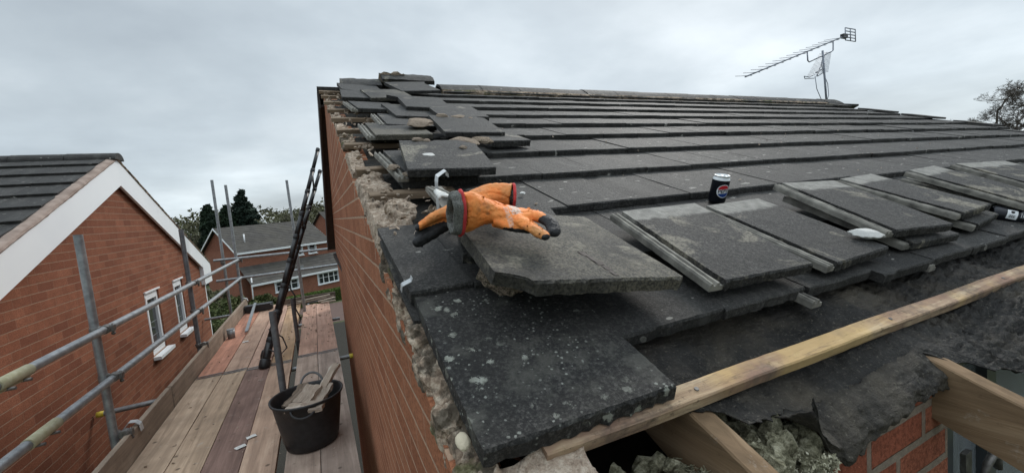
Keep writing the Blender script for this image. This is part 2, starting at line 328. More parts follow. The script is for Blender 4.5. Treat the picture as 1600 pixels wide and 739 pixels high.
def frame(d):
    d = d.normalized(); a = Vector((0, 0, 1)) if abs(d.z) < 0.9 else Vector((1, 0, 0)); x = d.cross(a).normalized(); return x, d.cross(x).normalized()
def tube(bm, pts, rad, seg=12, cap=True, flat=1.0, up=None, mi=0, smooth=True):
    pts = [Vector(p) for p in pts]; n = len(pts); rads = rad if isinstance(rad, (list, tuple)) else [rad] * n; rings = []
    px_ = None
    for i, p in enumerate(pts):
        d = (pts[min(i+1, n-1)] - pts[max(i-1, 0)])
        if up is not None: x = d.cross(Vector(up)).normalized(); y = x.cross(d).normalized()
        elif px_ is None: x, y = frame(d)
        else:
            x = (px_ - d.normalized() * px_.dot(d.normalized())).normalized(); y = d.normalized().cross(x)
        px_ = x
        rr = rads[i]; ra, rb = rr if isinstance(rr, tuple) else (rr, rr * flat)
        rings.append([bm.verts.new(p + x * math.cos(2*PI*k/seg) * ra + y * math.sin(2*PI*k/seg) * rb) for k in range(seg)])
    for i in range(n - 1):
        for k in range(seg):
            f = bm.faces.new((rings[i][k], rings[i][(k+1) % seg], rings[i+1][(k+1) % seg], rings[i+1][k])); f.smooth = smooth; f.material_index = mi
    if cap:
        for r in (rings[0][::-1], rings[-1]):
            f = bm.faces.new(r); f.material_index = mi
    return rings
def rough_edges(bm, amp, scale=60, seed=0, cond=None):
    for v in bm.verts:
        if cond and not cond(v): continue
        v.co += mnoise.noise_vector(v.co * scale + Vector((seed, seed * 2, 0))) * amp
def prism_yz(bm, poly, x0, x1, shear=0.0):
    """polygon in (y,z) pushed out along x between x0 and x1; x may vary with y by shear"""
    a = [bm.verts.new((x0 + shear * y, y, z)) for y, z in poly]; b = [bm.verts.new((x1 + shear * y, y, z)) for y, z in poly]
    bm.faces.new(a); bm.faces.new(b[::-1])
    for i in range(len(poly)):
        j = (i + 1) % len(poly); bm.faces.new((a[i], b[i], b[j], a[j]))
def tone_layer(bm): return bm.faces.layers.float.new('tone') if bm.faces.layers.float.get('tone') is None else bm.faces.layers.float.get('tone')

def leaf(bm, tl, p, size, rnd, tn, flat=0.0):
    a = Vector((rnd.uniform(-1, 1), rnd.uniform(-1, 1), rnd.uniform(-1, 1) * (1 - flat))).normalized(); b = a.cross(Vector((rnd.uniform(-1, 1), rnd.uniform(-1, 1), rnd.uniform(-1, 1)))).normalized()
    v = [bm.verts.new(p + a * size), bm.verts.new(p + b * size * .5), bm.verts.new(p - a * size), bm.verts.new(p - b * size * .5)]; f = bm.faces.new(v); f[tl] = tn
# ------------------------------------------------------------------ roof tiles
def tile_bm(bm, W=0.33, L=0.42, T=0.026, nx=8, ny=10, x0=0.0, seed=0, amp=0.0022, mtx=None, tone=None, chip=None, undul=0.0012):
    rnd = random.Random(seed); so = rnd.uniform(0, 90)
    xs = [x0 + (W - x0) * i / nx for i in range(nx + 1)]
    ys = [0, 0.004] + [0.004 + (L - 0.004) * j / ny for j in range(1, ny + 1)]
    tl = tone_layer(bm) if tone is not None else None
    top = []; bot = []
    for j, y in enumerate(ys):
        rt = []; rb = []
        for i, x in enumerate(xs):
            z = -0.005 if j == 0 else 0.0
            z += mnoise.noise(Vector((x * 9 + so, y * 9, 0))) * undul
            xx, yy = x, y
            yb = y
            if j == 0: 
                d = mnoise.noise(Vector((x * 70 + so, 1, 3))) * amp + mnoise.noise(Vector((x * 260 + so, 1, 3))) * amp; yy += d; yb = y + d * 1.6 + mnoise.noise(Vector((x * 130 + so, 5, 3))) * amp
                z += mnoise.noise(Vector((x * 200 + so, 7, 3))) * amp * 0.6
            elif j == 1: yy += mnoise.noise(Vector((x * 200 + so, 9, 3))) * amp * 0.8
            if i in (0, nx): xx += mnoise.noise(Vector((so, y * 80, 4))) * amp * 0.6
            if chip:
                for (cx_, cy_, cr) in chip:
                    dx, dy = xx - cx_, yy - cy_; dd = math.hypot(dx, dy)
                    if dd < cr:
                        k = cr / max(dd, 1e-4); xx = cx_ + dx * k + rnd.uniform(-.003, .003); yy = cy_ + dy * k + rnd.uniform(-.003, .003); yb = yy + 0.006
            p = Vector((xx, yy, z)); q = Vector((xx, max(yb, yy if chip else yb), -T + (rnd.uniform(-.001, .001))))
            if mtx: p = mtx @ p; q = mtx @ q
            rt.append(bm.verts.new(p)); rb.append(bm.verts.new(q))
        top.append(rt); bot.append(rb)
    fs = []
    ny_ = len(ys) - 1
    for j in range(ny_):
        for i in range(nx):
            fs.append(bm.faces.new((top[j][i], top[j][i+1], top[j+1][i+1], top[j+1][i])))
            fs.append(bm.faces.new((bot[j][i], bot[j+1][i], bot[j+1][i+1], bot[j][i+1])))
    for i in range(nx):
        fs.append(bm.faces.new((bot[0][i], bot[0][i+1], top[0][i+1], top[0][i])))
        fs.append(bm.faces.new((top[ny_][i], top[ny_][i+1], bot[ny_][i+1], bot[ny_][i])))
    for j in range(ny_):
        fs.append(bm.faces.new((top[j][0], top[j+1][0], bot[j+1][0], bot[j][0])))
        fs.append(bm.faces.new((bot[j][nx], bot[j+1][nx], top[j+1][nx], top[j][nx])))
    if tone is not None:
        for f in fs: f[tl] = tone
def rib_bm(bm, L=0.42, y0=0.0, seed=0):
    """the lower side shelf with its two raised interlocking bars"""
    rnd = random.Random(seed); prof = [(0, -.026), (0, -.010), (.003, -.004), (.008, -.004), (.011, -.013), (.017, -.013), (.020, -.005), (.026, -.005), (.029, -.015), (.041, -.015), (.041, -.026)]
    ny = 24; rings = []
    for j in range(ny + 1):
        y = y0 + (L - y0) * j / ny
        rings.append([bm.verts.new((x + (mnoise.noise(Vector((y * 30 + seed, x * 50, 1))) * .0012), y, z + mnoise.noise(Vector((y * 45 + seed * 3, x * 90, 5))) * .0016)) for x, z in prof])
    n = len(prof)
    for j in range(ny):
        for i in range(n - 1): bm.faces.new((rings[j][i], rings[j][i+1], rings[j+1][i+1], rings[j+1][i]))
    bm.faces.new(rings[0][::-1]); bm.faces.new(rings[-1])
def loose_tile(x, s, n, wx, wy, wz, label, mat='tile_loose', W=0.33, L=0.42, seed=1, ribs=True, chip=None, group=None, y0=0.0, T=0.026, amp=0.003):
    bm = bmn(); tile_bm(bm, W, L, T, 30, 34, 0.04 if ribs else 0.0, seed, amp, chip=chip)
    o = fin('roof_tile', bm, MT[mat]); o.matrix_world = roof_m(x, s, n, wx, wy, wz); tag(o, label, 'roof tile', group)
    if ribs:
        bm = bmn(); rib_bm(bm, L, y0 + 0.004, seed); r = fin('interlocking_edge', bm, MT['rib']); r.parent = o
    return o

# ================================================================== SETTING
# ground sheet
def ground():
    bm = bmn(); n = 60; S = 1400; vs = [[bm.verts.new(((i / n - .5) * S + 0, (j / n - .4) * S, 0)) for i in range(n + 1)] for j in range(n + 1)]
    for j in range(n):
        for i in range(n): bm.faces.new((vs[j][i], vs[j][i+1], vs[j+1][i+1], vs[j+1][i]))
    m = M('lawn_ground', 0.95); v = m.co(rnd=False); a = m.noise(v, 0.25, 6); b = m.noise(v, 6, 5)
    c = m.ramp(a, [(0.35, (0.045, 0.065, 0.02)), (0.65, (0.085, 0.10, 0.04))]); c = m.mix(m.ramp(b, [(0.4, 0), (0.7, 0.6)]), c, (0.07, 0.055, 0.035)); m.color(c); m.bump(b, 0.05)
    o = fin('ground', bm, m.m); tag(o, kind='structure')
    def sheet(name, pts, z, mat):
        bm = bmn(); bm.faces.new([bm.verts.new((x, y, z)) for x, y in pts]); o = fin(name, bm, mat); tag(o, kind='structure')
    asphalt = simple('asphalt', (0.062, 0.062, 0.064), (0.10, 0.10, 0.10), 4, 0.9, bump=0.004, bscale=60)
    paving = simple('block_paving', (0.085, 0.055, 0.048), (0.13, 0.085, 0.07), 5, 0.9, bump=0.004, bscale=30)
    shaded_soil = simple('passage_soil_painted_shade', (0.012, 0.011, 0.009), (0.045, 0.04, 0.03), 30, 0.95, bump=0.03, bscale=40)  # near-black soil: the passage's deep shade is painted into this colour
    sheet('road', [(-60, 30.2), (-4.4, 33.0), (-4.4, 37.2), (-60, 35.5)], 0.012, asphalt)
    sheet('driveway', [(-4.4, 30), (8, 30.5), (8, 37.4), (-4.4, 37.2)], 0.016, paving)
    sheet('side_path', [(-2.1, -3), (0.2, -3), (0.3, 8), (3.0, 8), (3.0, 29.9), (-3.2, 29.9), (-3.0, 10.5), (-2.1, 10.5)], 0.010, shaded_soil)
    sheet('front_path', [(.25, -6), (12, -6), (12, .43), (.25, .43)], 0.010, shaded_soil)
    sheet('far_street', [(-70, 60), (-12, 56), (-10, 60), (-70, 66)], 0.012, asphalt)
ground()

# ================================================================== OUR HOUSE
HOUSE = empty('brick_house', (0, 0, 0), 'brick house being re-roofed, its dark tiled roof partly stripped along the gable edge', 'house')
def zr(y, n): return (n - H0 + y * SU) / CU            # height (from viewpoint) of the roof slope at y
YR = 4.4 * CU + H0 * SU; ZRIDGE = zr(YR, 0)
def wallx(y): return 0.13 + 0.02 * y
# gable wall
def gable():
    bm = bmn(); poly = [(0.424, -6.9), (0.424, zr(0.424, -.10))]
    k = 40
    for i in range(1, k + 1):
        y = 0.424 + (YR - 0.424) * i / k; poly.append((y, zr(y, -.085 + 0.012 * mnoise.noise(Vector((y * 5, 0, 0))))))
    YE = 7.95; poly += [(YE, ZRIDGE - .09 - (YE - YR) * math.tan(PH)), (YE, -6.9)]
    poly = [(y, z + CAMZ) for y, z in poly]
    prism_yz(bm, poly, 0.13, 0.235, 0.02); bmesh.ops.recalc_face_normals(bm, faces=bm.faces[:]); fin('gable_wall', bm, MT['brick'], HOUSE)
gable()
def front():
    bm = bmn()
    def bx(x0, x1, z0, z1): box(bm, (x0, 0.424, z0 + CAMZ), (x1, 0.53, z1 + CAMZ))
    # stepped brick top under the eaves
    bx(0.335, 1.275, -6.9, -0.503); bx(2.55, 9.4, -6.9, -0.47); bx(1.275, 2.55, -6.9, -1.9)
    # roughly broken courses on top
    xx = 0.80
    for wdt, top in ((.225, -.485), (.215, -.462), (.034, -.462)):
        box(bm, (xx, 0.4245, -.502 + CAMZ), (xx + wdt, 0.529, top + CAMZ)); xx += wdt + .001
    o = fin('front_wall', bm, MT['brick_front'], HOUSE)
    # window
    W = bpy.data.objects; bm = bmn(); Z = CAMZ
    box(bm, (1.277, .437, -1.9 + Z), (1.345, .505, -.44 + Z)); box(bm, (1.345, .437, -.50 + Z), (2.55, .505, -.44 + Z)); box(bm, (1.56, .441, -1.9 + Z), (1.62, .501, -.50 + Z))
    fr = fin('window', bm, MT['grey_frame'], HOUSE)
    bm = bmn(); box(bm, (1.346, .462, -1.9 + Z), (1.559, .474, -.502 + Z)); box(bm, (1.621, .462, -1.9 + Z), (2.549, .474, -.502 + Z))
    g = M('pane_glass', 0.05, 0, 0.5); g.color((0.85, 0.9, 0.95)); g.b.inputs['Transmission Weight'].default_value = 0.9; g.b.inputs['IOR'].default_value = 1.05
    p = fin('pane', bm, g.m); p.parent = fr
    bm = bmn(); n = 60
    prev = None
    for i in range(n + 1):
        x = 1.35 + .19 * i / n; y = .56 + .012 * math.sin(i * .9) + .006 * math.sin(i * 2.3)
        a = bm.verts.new((x, y, -1.9 + Z)); b = bm.verts.new((x, y, -.47 + Z))
        if prev: bm.faces.new((prev[0], a, b, prev[1]))
        prev = (a, b)
    p = fin('curtain', bm, MT['curtain']); p.parent = fr; sol = p.modifiers.new('s', 'SOLIDIFY'); sol.thickness = .002
    bm = bmn(); tube(bm, [C(1.395, .43, -.78), C(1.395, .40, -.775), C(1.40, .395, -.735), C(1.43, .395, -.722), C(1.462, .396, -.735), C(1.468, .396, -.77)], [.008, .008, .0085, .009, .009, .0085], 10); box(bm, (1.378, .425, -.86 + Z), (1.412, .436, -.72 + Z)); p = fin('handle', bm, MT['steel_dark']); p.parent = fr
    # dark room behind the window
    bm = bmn(); box(bm, (1.2, .75, -2.2 + Z), (3.2, .77, -.2 + Z)); fin('room_wall', bm, MT['grey_frame'], HOUSE)
front()
bm = bmn(); box(bm, (.24, .54, -.66 + CAMZ), (9.3, 7.9, -.60 + CAMZ)); fin('loft_floor', bm, MT['soffit'], HOUSE)
# roof slab under the tiles (boarding dark) far slope, back
def farslope():
    bm = bmn(); ye = 8.14
    ze = ZRIDGE - (ye - YR) * math.tan(PH)
    v = [C(.168, YR, ZRIDGE - .004), C(9.3, YR, ZRIDGE - .004), C(9.3, ye, ze), C(.168, ye, ze)]
    lo = [p - Vector((0, 0, .03)) for p in v]
    a = [bm.verts.new(p) for p in v]; b = [bm.verts.new(p) for p in lo]
    bm.faces.new(a); bm.faces.new(b[::-1])
    for i in range(4): bm.faces.new((a[i], b[i], b[(i+1) % 4], a[(i+1) % 4]))
    bmesh.ops.recalc_face_normals(bm, faces=bm.faces[:]); tl = tone_layer(bm)
    fin('back_roof_slope', bm, MT['tile'], HOUSE)
    # bargeboard and soffit of the far slope
    bm = bmn(); t = math.tan(PH)
    y0, y1 = YR + .03, 8.12
    prism_yz(bm, [(y0, ZRIDGE - .035 + CAMZ - .03*t), (y1, ZRIDGE - .035 - (y1 - YR) * t + CAMZ), (y1, ZRIDGE - .18 - (y1 - YR) * t + CAMZ), (y0, ZRIDGE - .18 + CAMZ - .03*t)], .165, .185)
    bmesh.ops.recalc_face_normals(bm, faces=bm.faces[:]); fin('bargeboard', bm, MT['brown'], HOUSE)
    bm = bmn(); prism_yz(bm, [(y0, ZRIDGE - .15 + CAMZ - .03*t), (y1, ZRIDGE - .15 - (y1 - YR) * t + CAMZ), (y1, ZRIDGE - .165 - (y1 - YR) * t + CAMZ), (y0, ZRIDGE - .165 + CAMZ - .03*t)], .187, .30)
    bmesh.ops.recalc_face_normals(bm, faces=bm.faces[:]); fin('soffit', bm, MT['soffit'], HOUSE)
    bm = bmn(); box(bm, (.17, 8.14, -.50 + CAMZ), (9.3, 8.24, -.40 + CAMZ)); fin('gutter', bm, MT['brown'], HOUSE)
farslope()

ROWS = [0.476, 0.754, 1.13, 1.50, 1.872, 2.25, 2.61, 2.965, 3.32, 3.675, 4.03]
def laid():
    bm = bmn(); tone_layer(bm); rnd = random.Random(3)
    start = {0: 0.507, 1: 0.168, 2: 0.47, 3: 0.345, 4: 0.49, 5: 0.33, 6: 0.48, 7: 0.62, 8: 0.48, 9: 0.63, 10: 0.80}
    for r, s in enumerate(ROWS):
        phase = 0.205 if r % 2 == 0 else 0.01 
        x = 0.168 + (0.34 if r % 2 == 0 else 0.0) - (0 if r % 2 == 0 else .0)
        if r % 2 == 1:
            xs = [(0.168, 0.312)]; x = 0.314
        else: xs = []; x = 0.507
        xe = 8.6
        if r >= 5: xe = 8.5 - (r - 5) * 0.10
        while x < xe: xs.append((x, x + 0.298)); x += 0.3003
        for k, (a, b_) in enumerate(xs):
            if b_ < start[r] + 0.02: continue
            if r == 1 and a > 0.9 and False: continue
            near = a < 3.2 and r < 5
            tn = rnd.random(); ds = rnd.uniform(-.006, .006); dn = rnd.uniform(-.0015, .0025)
            if r == 0:
                ds = {0: 0.0, 1: -.004, 2: -.012, 3: -.040, 4: -.036}.get(k, -.03 + rnd.uniform(-.01, .01))
            if a > 8.3 and r > 3: ds += rnd.uniform(-.03, .03); dn += rnd.uniform(0, .012)
            wid = b_ - a
            if r == 1 and k == 1: dn -= .001
            M_ = roof_m(a, s + ds, dn, -0.074 + rnd.uniform(-.004, .004), rnd.uniform(-.004, .004), rnd.uniform(-.006, .006))
            tile_bm(bm, wid, 0.42, 0.027, 14 if near else 5, 8 if near else 3, 0.0, r * 100 + k, 0.0032 if near else 0.005, M_, tn)
    o = fin('roof_tiles', bm, MT['tile'], HOUSE)
    # ribs that show where an eaves tile has slid down past its neighbour
    for (x, s) in ((1.110, 0.405), (1.712, 0.402)):
        bm = bmn(); rib_bm(bm, 0.2, 0, int(x * 10)); o2 = fin('interlocking_edge', bm, MT['rib']); o2.parent = HOUSE; o2.matrix_basis = roof_m(x - .036, s + .026, -.006, -.074)
laid()
def ridge():
    # half-round-ish angular ridge tiles bedded on mortar
    x = 1.30; i = 0; rnd = random.Random(5)
    bm = bmn(); tone_layer(bm); tl = tone_layer(bm)
    while x < 8.15:
        ln = 0.445; prof = []
        for a in range(-5, 6):
            t = a / 5; y = t * 0.205; z = 0.058 - abs(t) ** 1.5 * 0.13
            prof.append((y, z))
        dz = rnd.uniform(-.004, .004); ra = []; 
        for xx in (x + .004, x + ln - .004):
            ra.append([bm.verts.new(C(xx, YR + y, ZRIDGE + z + dz + mnoise.noise(Vector((xx * 5, y * 9, 0))) * .005)) for y, z in prof] + [bm.verts.new(C(xx, YR + y * .9, ZRIDGE + z + dz - .022)) for y, z in prof[::-1]])
        n = len(ra[0]); tn = rnd.random()
        for k in range(n):
            f = bm.faces.new((ra[0][k], ra[0][(k+1) % n], ra[1][(k+1) % n], ra[1][k])); f[tl] = tn
        f = bm.faces.new(ra[0][::-1]); f[tl] = tn; f = bm.faces.new(ra[1]); f[tl] = tn
        x += ln; i += 1
    bmesh.ops.recalc_face_normals(bm, faces=bm.faces[:]); fin('ridge_tiles', bm, MT['tile'], HOUSE)
    bm = bmn()
    tube(bm, [C(1.3 + .19 * i, YR - .165, ZRIDGE - .072) for i in range(36)], [.035 + .012 * mnoise.noise(Vector((i * 1.7, 0, 0))) for i in range(36)], 8); fin('ridge_mortar', bm, MT['mortar_old'], HOUSE)
ridge()

# felt, battens, rafters, mortar at the stripped verge
def felt():
    # upper felt under everything
    bm = bmn(); nx, ns = 330, 130; x0, x1, s0, s1 = .19, 3.6, .30, 1.0
    V = {}
    low = [(.19, .345), (.53, .34), (.60, .30), (.65, .255), (.70, .262), (.755, .268), (.80, .255), (.86, .25), (.90, .25), (1.0, .25), (1.2, .25), (1.235, .205), (1.27, .19), (1.32, .15), (1.50, .11), (2.2, .05), (3.6, .02)]
    def lowf(x):
        for (a, b), (c, d) in zip(low, low[1:]):
            if a <= x <= c: return b + (d - b) * (x - a) / (c - a)
        return .2
    rafs = [.575, 1.222, 1.87, 2.5]
    def nz(x, s):
        n = -.055; d = min(abs(x - r) for r in rafs)
        n -= .026 * min(1, max(0, (d - .02) / .22)) ** 1.2
        n += .010 * mnoise.noise(Vector((x * 7, s * 11, 0))) + .005 * mnoise.noise(Vector((x * 30, s * 24, 3))) + .0025 * mnoise.noise(Vector((x * 70, s * 60, 3)))
        if x > 1.25: n += (.010 * (1 - 2 * abs(mnoise.noise(Vector((x * 12 + s * 26, s * 60 - x * 8, 8))))) + .006 * (1 - 2 * abs(mnoise.noise(Vector((x * 30 + s * 50, s * 130, 18)))))) * min(1, (x - 1.25) / .15)
        return n
    nonlocal_nz = nz
    globals()['nz_'] = nz
    def hole(x, s):
        h = ((x - .80) / .085) ** 2 + ((s - .235 - (x - .8) * .25) / .032) ** 2
        return h + .9 * mnoise.noise(Vector((x * 40, s * 40, 2))) < 1.0
    for j in range(ns + 1):
        for i in range(nx + 1):
            x = x0 + (x1 - x0) * (i / nx) ** 1.5; lo = lowf(x) + .014 * mnoise.noise(Vector((x * 28, 0, 9))) + .008 * mnoise.noise(Vector((x * 90, 0, 9))) + .005 * mnoise.noise(Vector((x * 240, 0, 9)))
            s = lo + (s1 - lo) * (j / ns) ** 1.6
            n = nz(x, s)
            if s < .235: n -= (.235 - s) ** 1.3 * (1.3 if x < 1.2 else .25)
            V[i, j] = bm.verts.new(RP(x, s, n)); V[i, j].index = 0
    for j in range(ns):
        for i in range(nx):
            x = x0 + (x1 - x0) * ((i + .5) / nx) ** 1.5; lo = lowf(x); s = lo + (s1 - lo) * ((j + .5) / ns) ** 1.6
            f = bm.faces.new((V[i, j], V[i+1, j], V[i+1, j+1], V[i, j+1])); f.smooth = True
    bmesh.ops.delete(bm, geom=[v for v in bm.verts if not v.link_faces], context='VERTS')
    o = fin('roofing_felt', bm, MT['felt'], HOUSE); so = o.modifiers.new('s', 'SOLIDIFY'); so.thickness = .0022
    # felt hanging down over the wall head between hole and second rafter
    B = [(.70, -.36), (.725, -.43), (.744, -.459), (.775, -.50), (.811, -.524), (.864, -.512), (.969, -.496), (1.05, -.487), (1.129, -.483), (1.218, -.494), (1.25, -.50)]
    bm = bmn(); V = {}; nx, nz = 70, 24
    for i in range(nx + 1):
        x = .70 + .55 * i / nx; zb = B[-1][1]
        for (a, b), (c, d) in zip(B, B[1:]):
            if a <= x <= c: zb = b + (d - b) * (x - a) / (c - a); break
        zb += .012 * mnoise.noise(Vector((x * 40, 1, 1))) + .006 * mnoise.noise(Vector((x * 110, 1, 1))); top = RP(x, .262, nz_(x, .262))
        for j in range(nz + 1):
            t = j / nz; y = top.y + (.398 - top.y) * min(1, t * 1.6) ** .7 - .012 * mnoise.noise(Vector((x * 22, t * 3, 4))) - .005 * mnoise.noise(Vector((x * 60, t * 9, 4))); z = top.z + ((zb + CAMZ) - top.z) * t
            V[i, j] = bm.verts.new((x + .006 * mnoise.noise(Vector((x * 20, t * 6, 7))), y, z))
    for i in range(nx):
        for j in range(nz): bm.faces.new((V[i, j], V[i, j+1], V[i+1, j+1], V[i+1, j])).smooth = True
    o = fin('roofing_felt', bm, MT['felt'], HOUSE); so = o.modifiers.new('s', 'SOLIDIFY'); so.thickness = .0025
    # felt showing in the stripped verge strip, rows above
    bm = bmn(); V = {}
    for j in range(61):
        for i in range(9):
            x = .235 + i / 8 * .85; s = 1.0 + j / 60 * 3.35
            V[i, j] = bm.verts.new(RP(x, s, -.085 + .008 * mnoise.noise(Vector((x * 12, s * 9, 1))) + .004 * mnoise.noise(Vector((x * 40, s * 30, 1)))))
    for j in range(60):
        for i in range(8): f = bm.faces.new((V[i, j], V[i+1, j], V[i+1, j+1], V[i, j+1])); f.smooth = True
    fin('roofing_felt', bm, MT['felt'], HOUSE)
felt()
def wood_bar(name, x0, x1, s0, s1, n0, n1, mat, parent=HOUSE, seg=40, warp=0.0015, seed=0, ends=0.004):
    bm = bmn(); rings = []
    for i in range(seg + 1):
        t = i / seg; x = x0 + (x1 - x0) * t; d = mnoise.noise(Vector((x * 4 + seed, 0, 0))) * warp; e_ = mnoise.noise(Vector((x * 40 + seed, 0, 5))) * warp * .5
        c = .003; sa = s0 + d; sb = s1 + d
        rings.append([bm.verts.new(RP(x, a + e_, b + d)) for a, b in ((sa, n0), (sb, n0), (sb, n1 - c), (sb - c, n1), (sa + c, n1), (sa, n1 - c))])
    for i in range(seg):
        for k in range(6): bm.faces.new((rings[i][k], rings[i][(k+1) % 6], rings[i+1][(k+1) % 6], rings[i+1][k]))
    bm.faces.new(rings[0][::-1]); bm.faces.new(rings[-1]); bmesh.ops.recalc_face_normals(bm, faces=bm.faces[:])
    return fin(name, bm, MT[mat], parent)
# near pale eaves batten: runs slightly off parallel
def near_batten():
    bm = bmn(); rings = []; seg = 120
    for i in range(seg + 1):
        x = .262 + (3.6 - .262) * i / seg; s = .327 - .0165 * (x - .6); wv = .0025 * mnoise.noise(Vector((x * 3, 0, 0))) + .0008 * mnoise.noise(Vector((x * 40, 0, 0)))
        rings.append([bm.verts.new(RP(x, s + a + wv, b + wv * .5)) for a, b in ((-.006, -.053), (.034, -.053), (.034, -.031), (.031, -.028), (-.003, -.028), (-.006, -.031))])
    for i in range(seg):
        for k in range(6): bm.faces.new((rings[i][k], rings[i][(k+1) % 6], rings[i+1][(k+1) % 6], rings[i+1][k]))
    bm.faces.new(rings[0][::-1]); bm.faces.new(rings[-1]); bmesh.ops.recalc_face_normals(bm, faces=bm.faces[:])
    o = fin('batten', bm, MT['batten'], HOUSE); tag(o, 'long pale new-looking pine batten along the open eaves')
    for (x) in (.575, 1.222, 1.87):
        bm = bmn(); p = RP(x, .327 - .0165 * (x - .6) + .012, -.0275); tube(bm, [p - N * .002, p + N * .0015], .0042, 10); q = fin('nail', bm, MT['steel_dark']); q.parent = o
near_batten()
for i, (s, xa, xb) in enumerate([(1.13, .20, .52), (1.465, .19, .60), (1.79, .185, .7), (2.24, .185, .8), (2.60, .18, .85), (2.96, .18, .85), (3.30, .18, .85), (3.66, .18, .95), (4.0, .18, 1.1), (4.3, .18, 1.3)]):
    wood_bar('batten', xa, xb, s - .002, s + .042, -.055, -.030, 'batten_old', seed=i, warp=.003)
for i, x in enumerate((.575, 1.222, 1.868, 2.51, 3.15)):
    bm = bmn(); w_ = .023
    lo = [.14, -.16, -.1, -.1, -.1][i]
    n_ = 24; rings = []
    for j in range(n_ + 1):
        s = lo + (1.6 - lo) * j / n_; e_ = .0015 * mnoise.noise(Vector((s * 9, x, 0)))
        rings.append([bm.verts.new(RP(x + a + e_, s, b + e_)) for a, b in ((-w_, -.185), (w_, -.185), (w_, -.064), (w_ - .003, -.061), (-w_ + .003, -.061), (-w_, -.064))])
    for j in range(n_):
        for k in range(6): bm.faces.new((rings[j][k], rings[j][(k+1) % 6], rings[j+1][(k+1) % 6], rings[j+1][k]))
    bm.faces.new(rings[0][::-1]); bm.faces.new(rings[-1]); bmesh.ops.recalc_face_normals(bm, faces=bm.faces[:])
    fin('rafter', bm, MT['rafter'], HOUSE)
# mineral wool pushed out between the rafters
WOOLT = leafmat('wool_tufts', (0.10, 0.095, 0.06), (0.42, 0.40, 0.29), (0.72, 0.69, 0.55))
def wool():
    rnd = random.Random(11)
    bm = bmn()
    for k in range(520):
        x = rnd.uniform(.27, .552) if k % 5 < 2 else rnd.uniform(.60, .76); y = rnd.uniform(.42 if x > .56 else .34, .56); z = zr(y, -.14) - rnd.uniform(0, .13) + (.03 if x > .6 else .0)
        if .6 < x < .95: z = min(z, zr(y, -.085)) + (.02 if y < .45 else 0)
        r = rnd.uniform(.007, .022); mt = Matrix.Translation(C(x, y, z)) @ Matrix.Rotation(rnd.uniform(0, 3), 4, 'Y') @ Matrix.Diagonal((r * rnd.uniform(.8, 2.2), r, r * rnd.uniform(.5, 1.1), 1))
        bmesh.ops.create_icosphere(bm, subdivisions=2, radius=1, matrix=mt)
    for k in range(120):
        x = rnd.uniform(.36, .552); y = rnd.uniform(.30, .44); z = zr(y, -.15) - rnd.uniform(.0, .34); r = rnd.uniform(.012, .028); bmesh.ops.create_icosphere(bm, subdivisions=2, radius=1, matrix=Matrix.Translation(C(x, y, z)) @ Matrix.Diagonal((r * 1.5, r, r, 1)))
    for v in bm.verts: v.co += mnoise.noise_vector(v.co * 60) * .012 + mnoise.noise_vector(v.co * 170) * .008 + mnoise.noise_vector(v.co * 400) * .004
    fin('insulation', bm, MT['wool'], HOUSE)
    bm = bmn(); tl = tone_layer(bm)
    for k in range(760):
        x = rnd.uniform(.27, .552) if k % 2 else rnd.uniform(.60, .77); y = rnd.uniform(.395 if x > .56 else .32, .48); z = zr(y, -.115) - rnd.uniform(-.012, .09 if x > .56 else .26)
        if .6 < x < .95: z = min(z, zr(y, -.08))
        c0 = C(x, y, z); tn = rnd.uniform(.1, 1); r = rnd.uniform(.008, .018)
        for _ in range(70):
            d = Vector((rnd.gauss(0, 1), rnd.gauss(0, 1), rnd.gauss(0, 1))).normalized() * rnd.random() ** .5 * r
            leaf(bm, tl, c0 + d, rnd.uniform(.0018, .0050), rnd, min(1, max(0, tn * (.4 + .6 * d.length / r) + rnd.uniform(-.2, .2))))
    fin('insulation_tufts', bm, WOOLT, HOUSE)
    bm = bmn()   # loose fibres
    for k in range(2200):
        x = rnd.uniform(.28, .54) if k % 2 else rnd.uniform(.61, .78); y = rnd.uniform(.425, .5); z = zr(y, -.12) - rnd.uniform(-.01, .10); p = C(x, y, z)
        a = p + Vector((rnd.uniform(-1, 1), rnd.uniform(-1, .3), rnd.uniform(-1, .6))) * rnd.uniform(.008, .03); b = a + Vector((rnd.uniform(-1, 1), rnd.uniform(-1, .3), rnd.uniform(-1, .6))) * rnd.uniform(.006, .02)
        tube(bm, [p, a, b], [.0009, .0008, .0005], 3, False)
    fin('insulation_fibres', bm, MT['wool'], HOUSE)
wool()
# crumbling mortar bed between brick and verge tiles
def lump(bm, path, w0, amp, seed, seg=14):
    """irregular mortar strip along a path of (point, half width a, half height b)"""
    rings = []
    for i, (p, a, b) in enumerate(path):
        rings.append([])
        for k in range(seg):
            t = 2 * PI * k / seg; c, s_ = math.cos(t), math.sin(t); ex = .35
            q = p + XA * (math.copysign(abs(c) ** ex, c) * a) + N * (math.copysign(abs(s_) ** ex, s_) * b)
            vd = mnoise.voronoi(q * 34 + Vector((seed, 0, 0)))[0]; q += (q - p).normalized() * (min(.5, vd[1] - vd[0]) * .016 - .005)
            q += mnoise.noise_vector(q * 26 + Vector((seed, 0, 0))) * amp * .6 + mnoise.noise_vector(q * 75 + Vector((seed, 0, 0))) * amp * .8 + mnoise.noise_vector(q * 170) * amp * .6
            st = mnoise.noise(q * 18 + Vector((seed, 9, 0))); q += N * (.006 if st > .12 else (-.008 if st < -.15 else 0))
            rings[-1].append(bm.verts.new(q))
    for i in range(len(rings) - 1):
        for k in range(seg): bm.faces.new((rings[i][k], rings[i][(k+1) % seg], rings[i+1][(k+1) % seg], rings[i+1][k]))
    bm.faces.new(rings[0][::-1]); bm.faces.new(rings[-1])
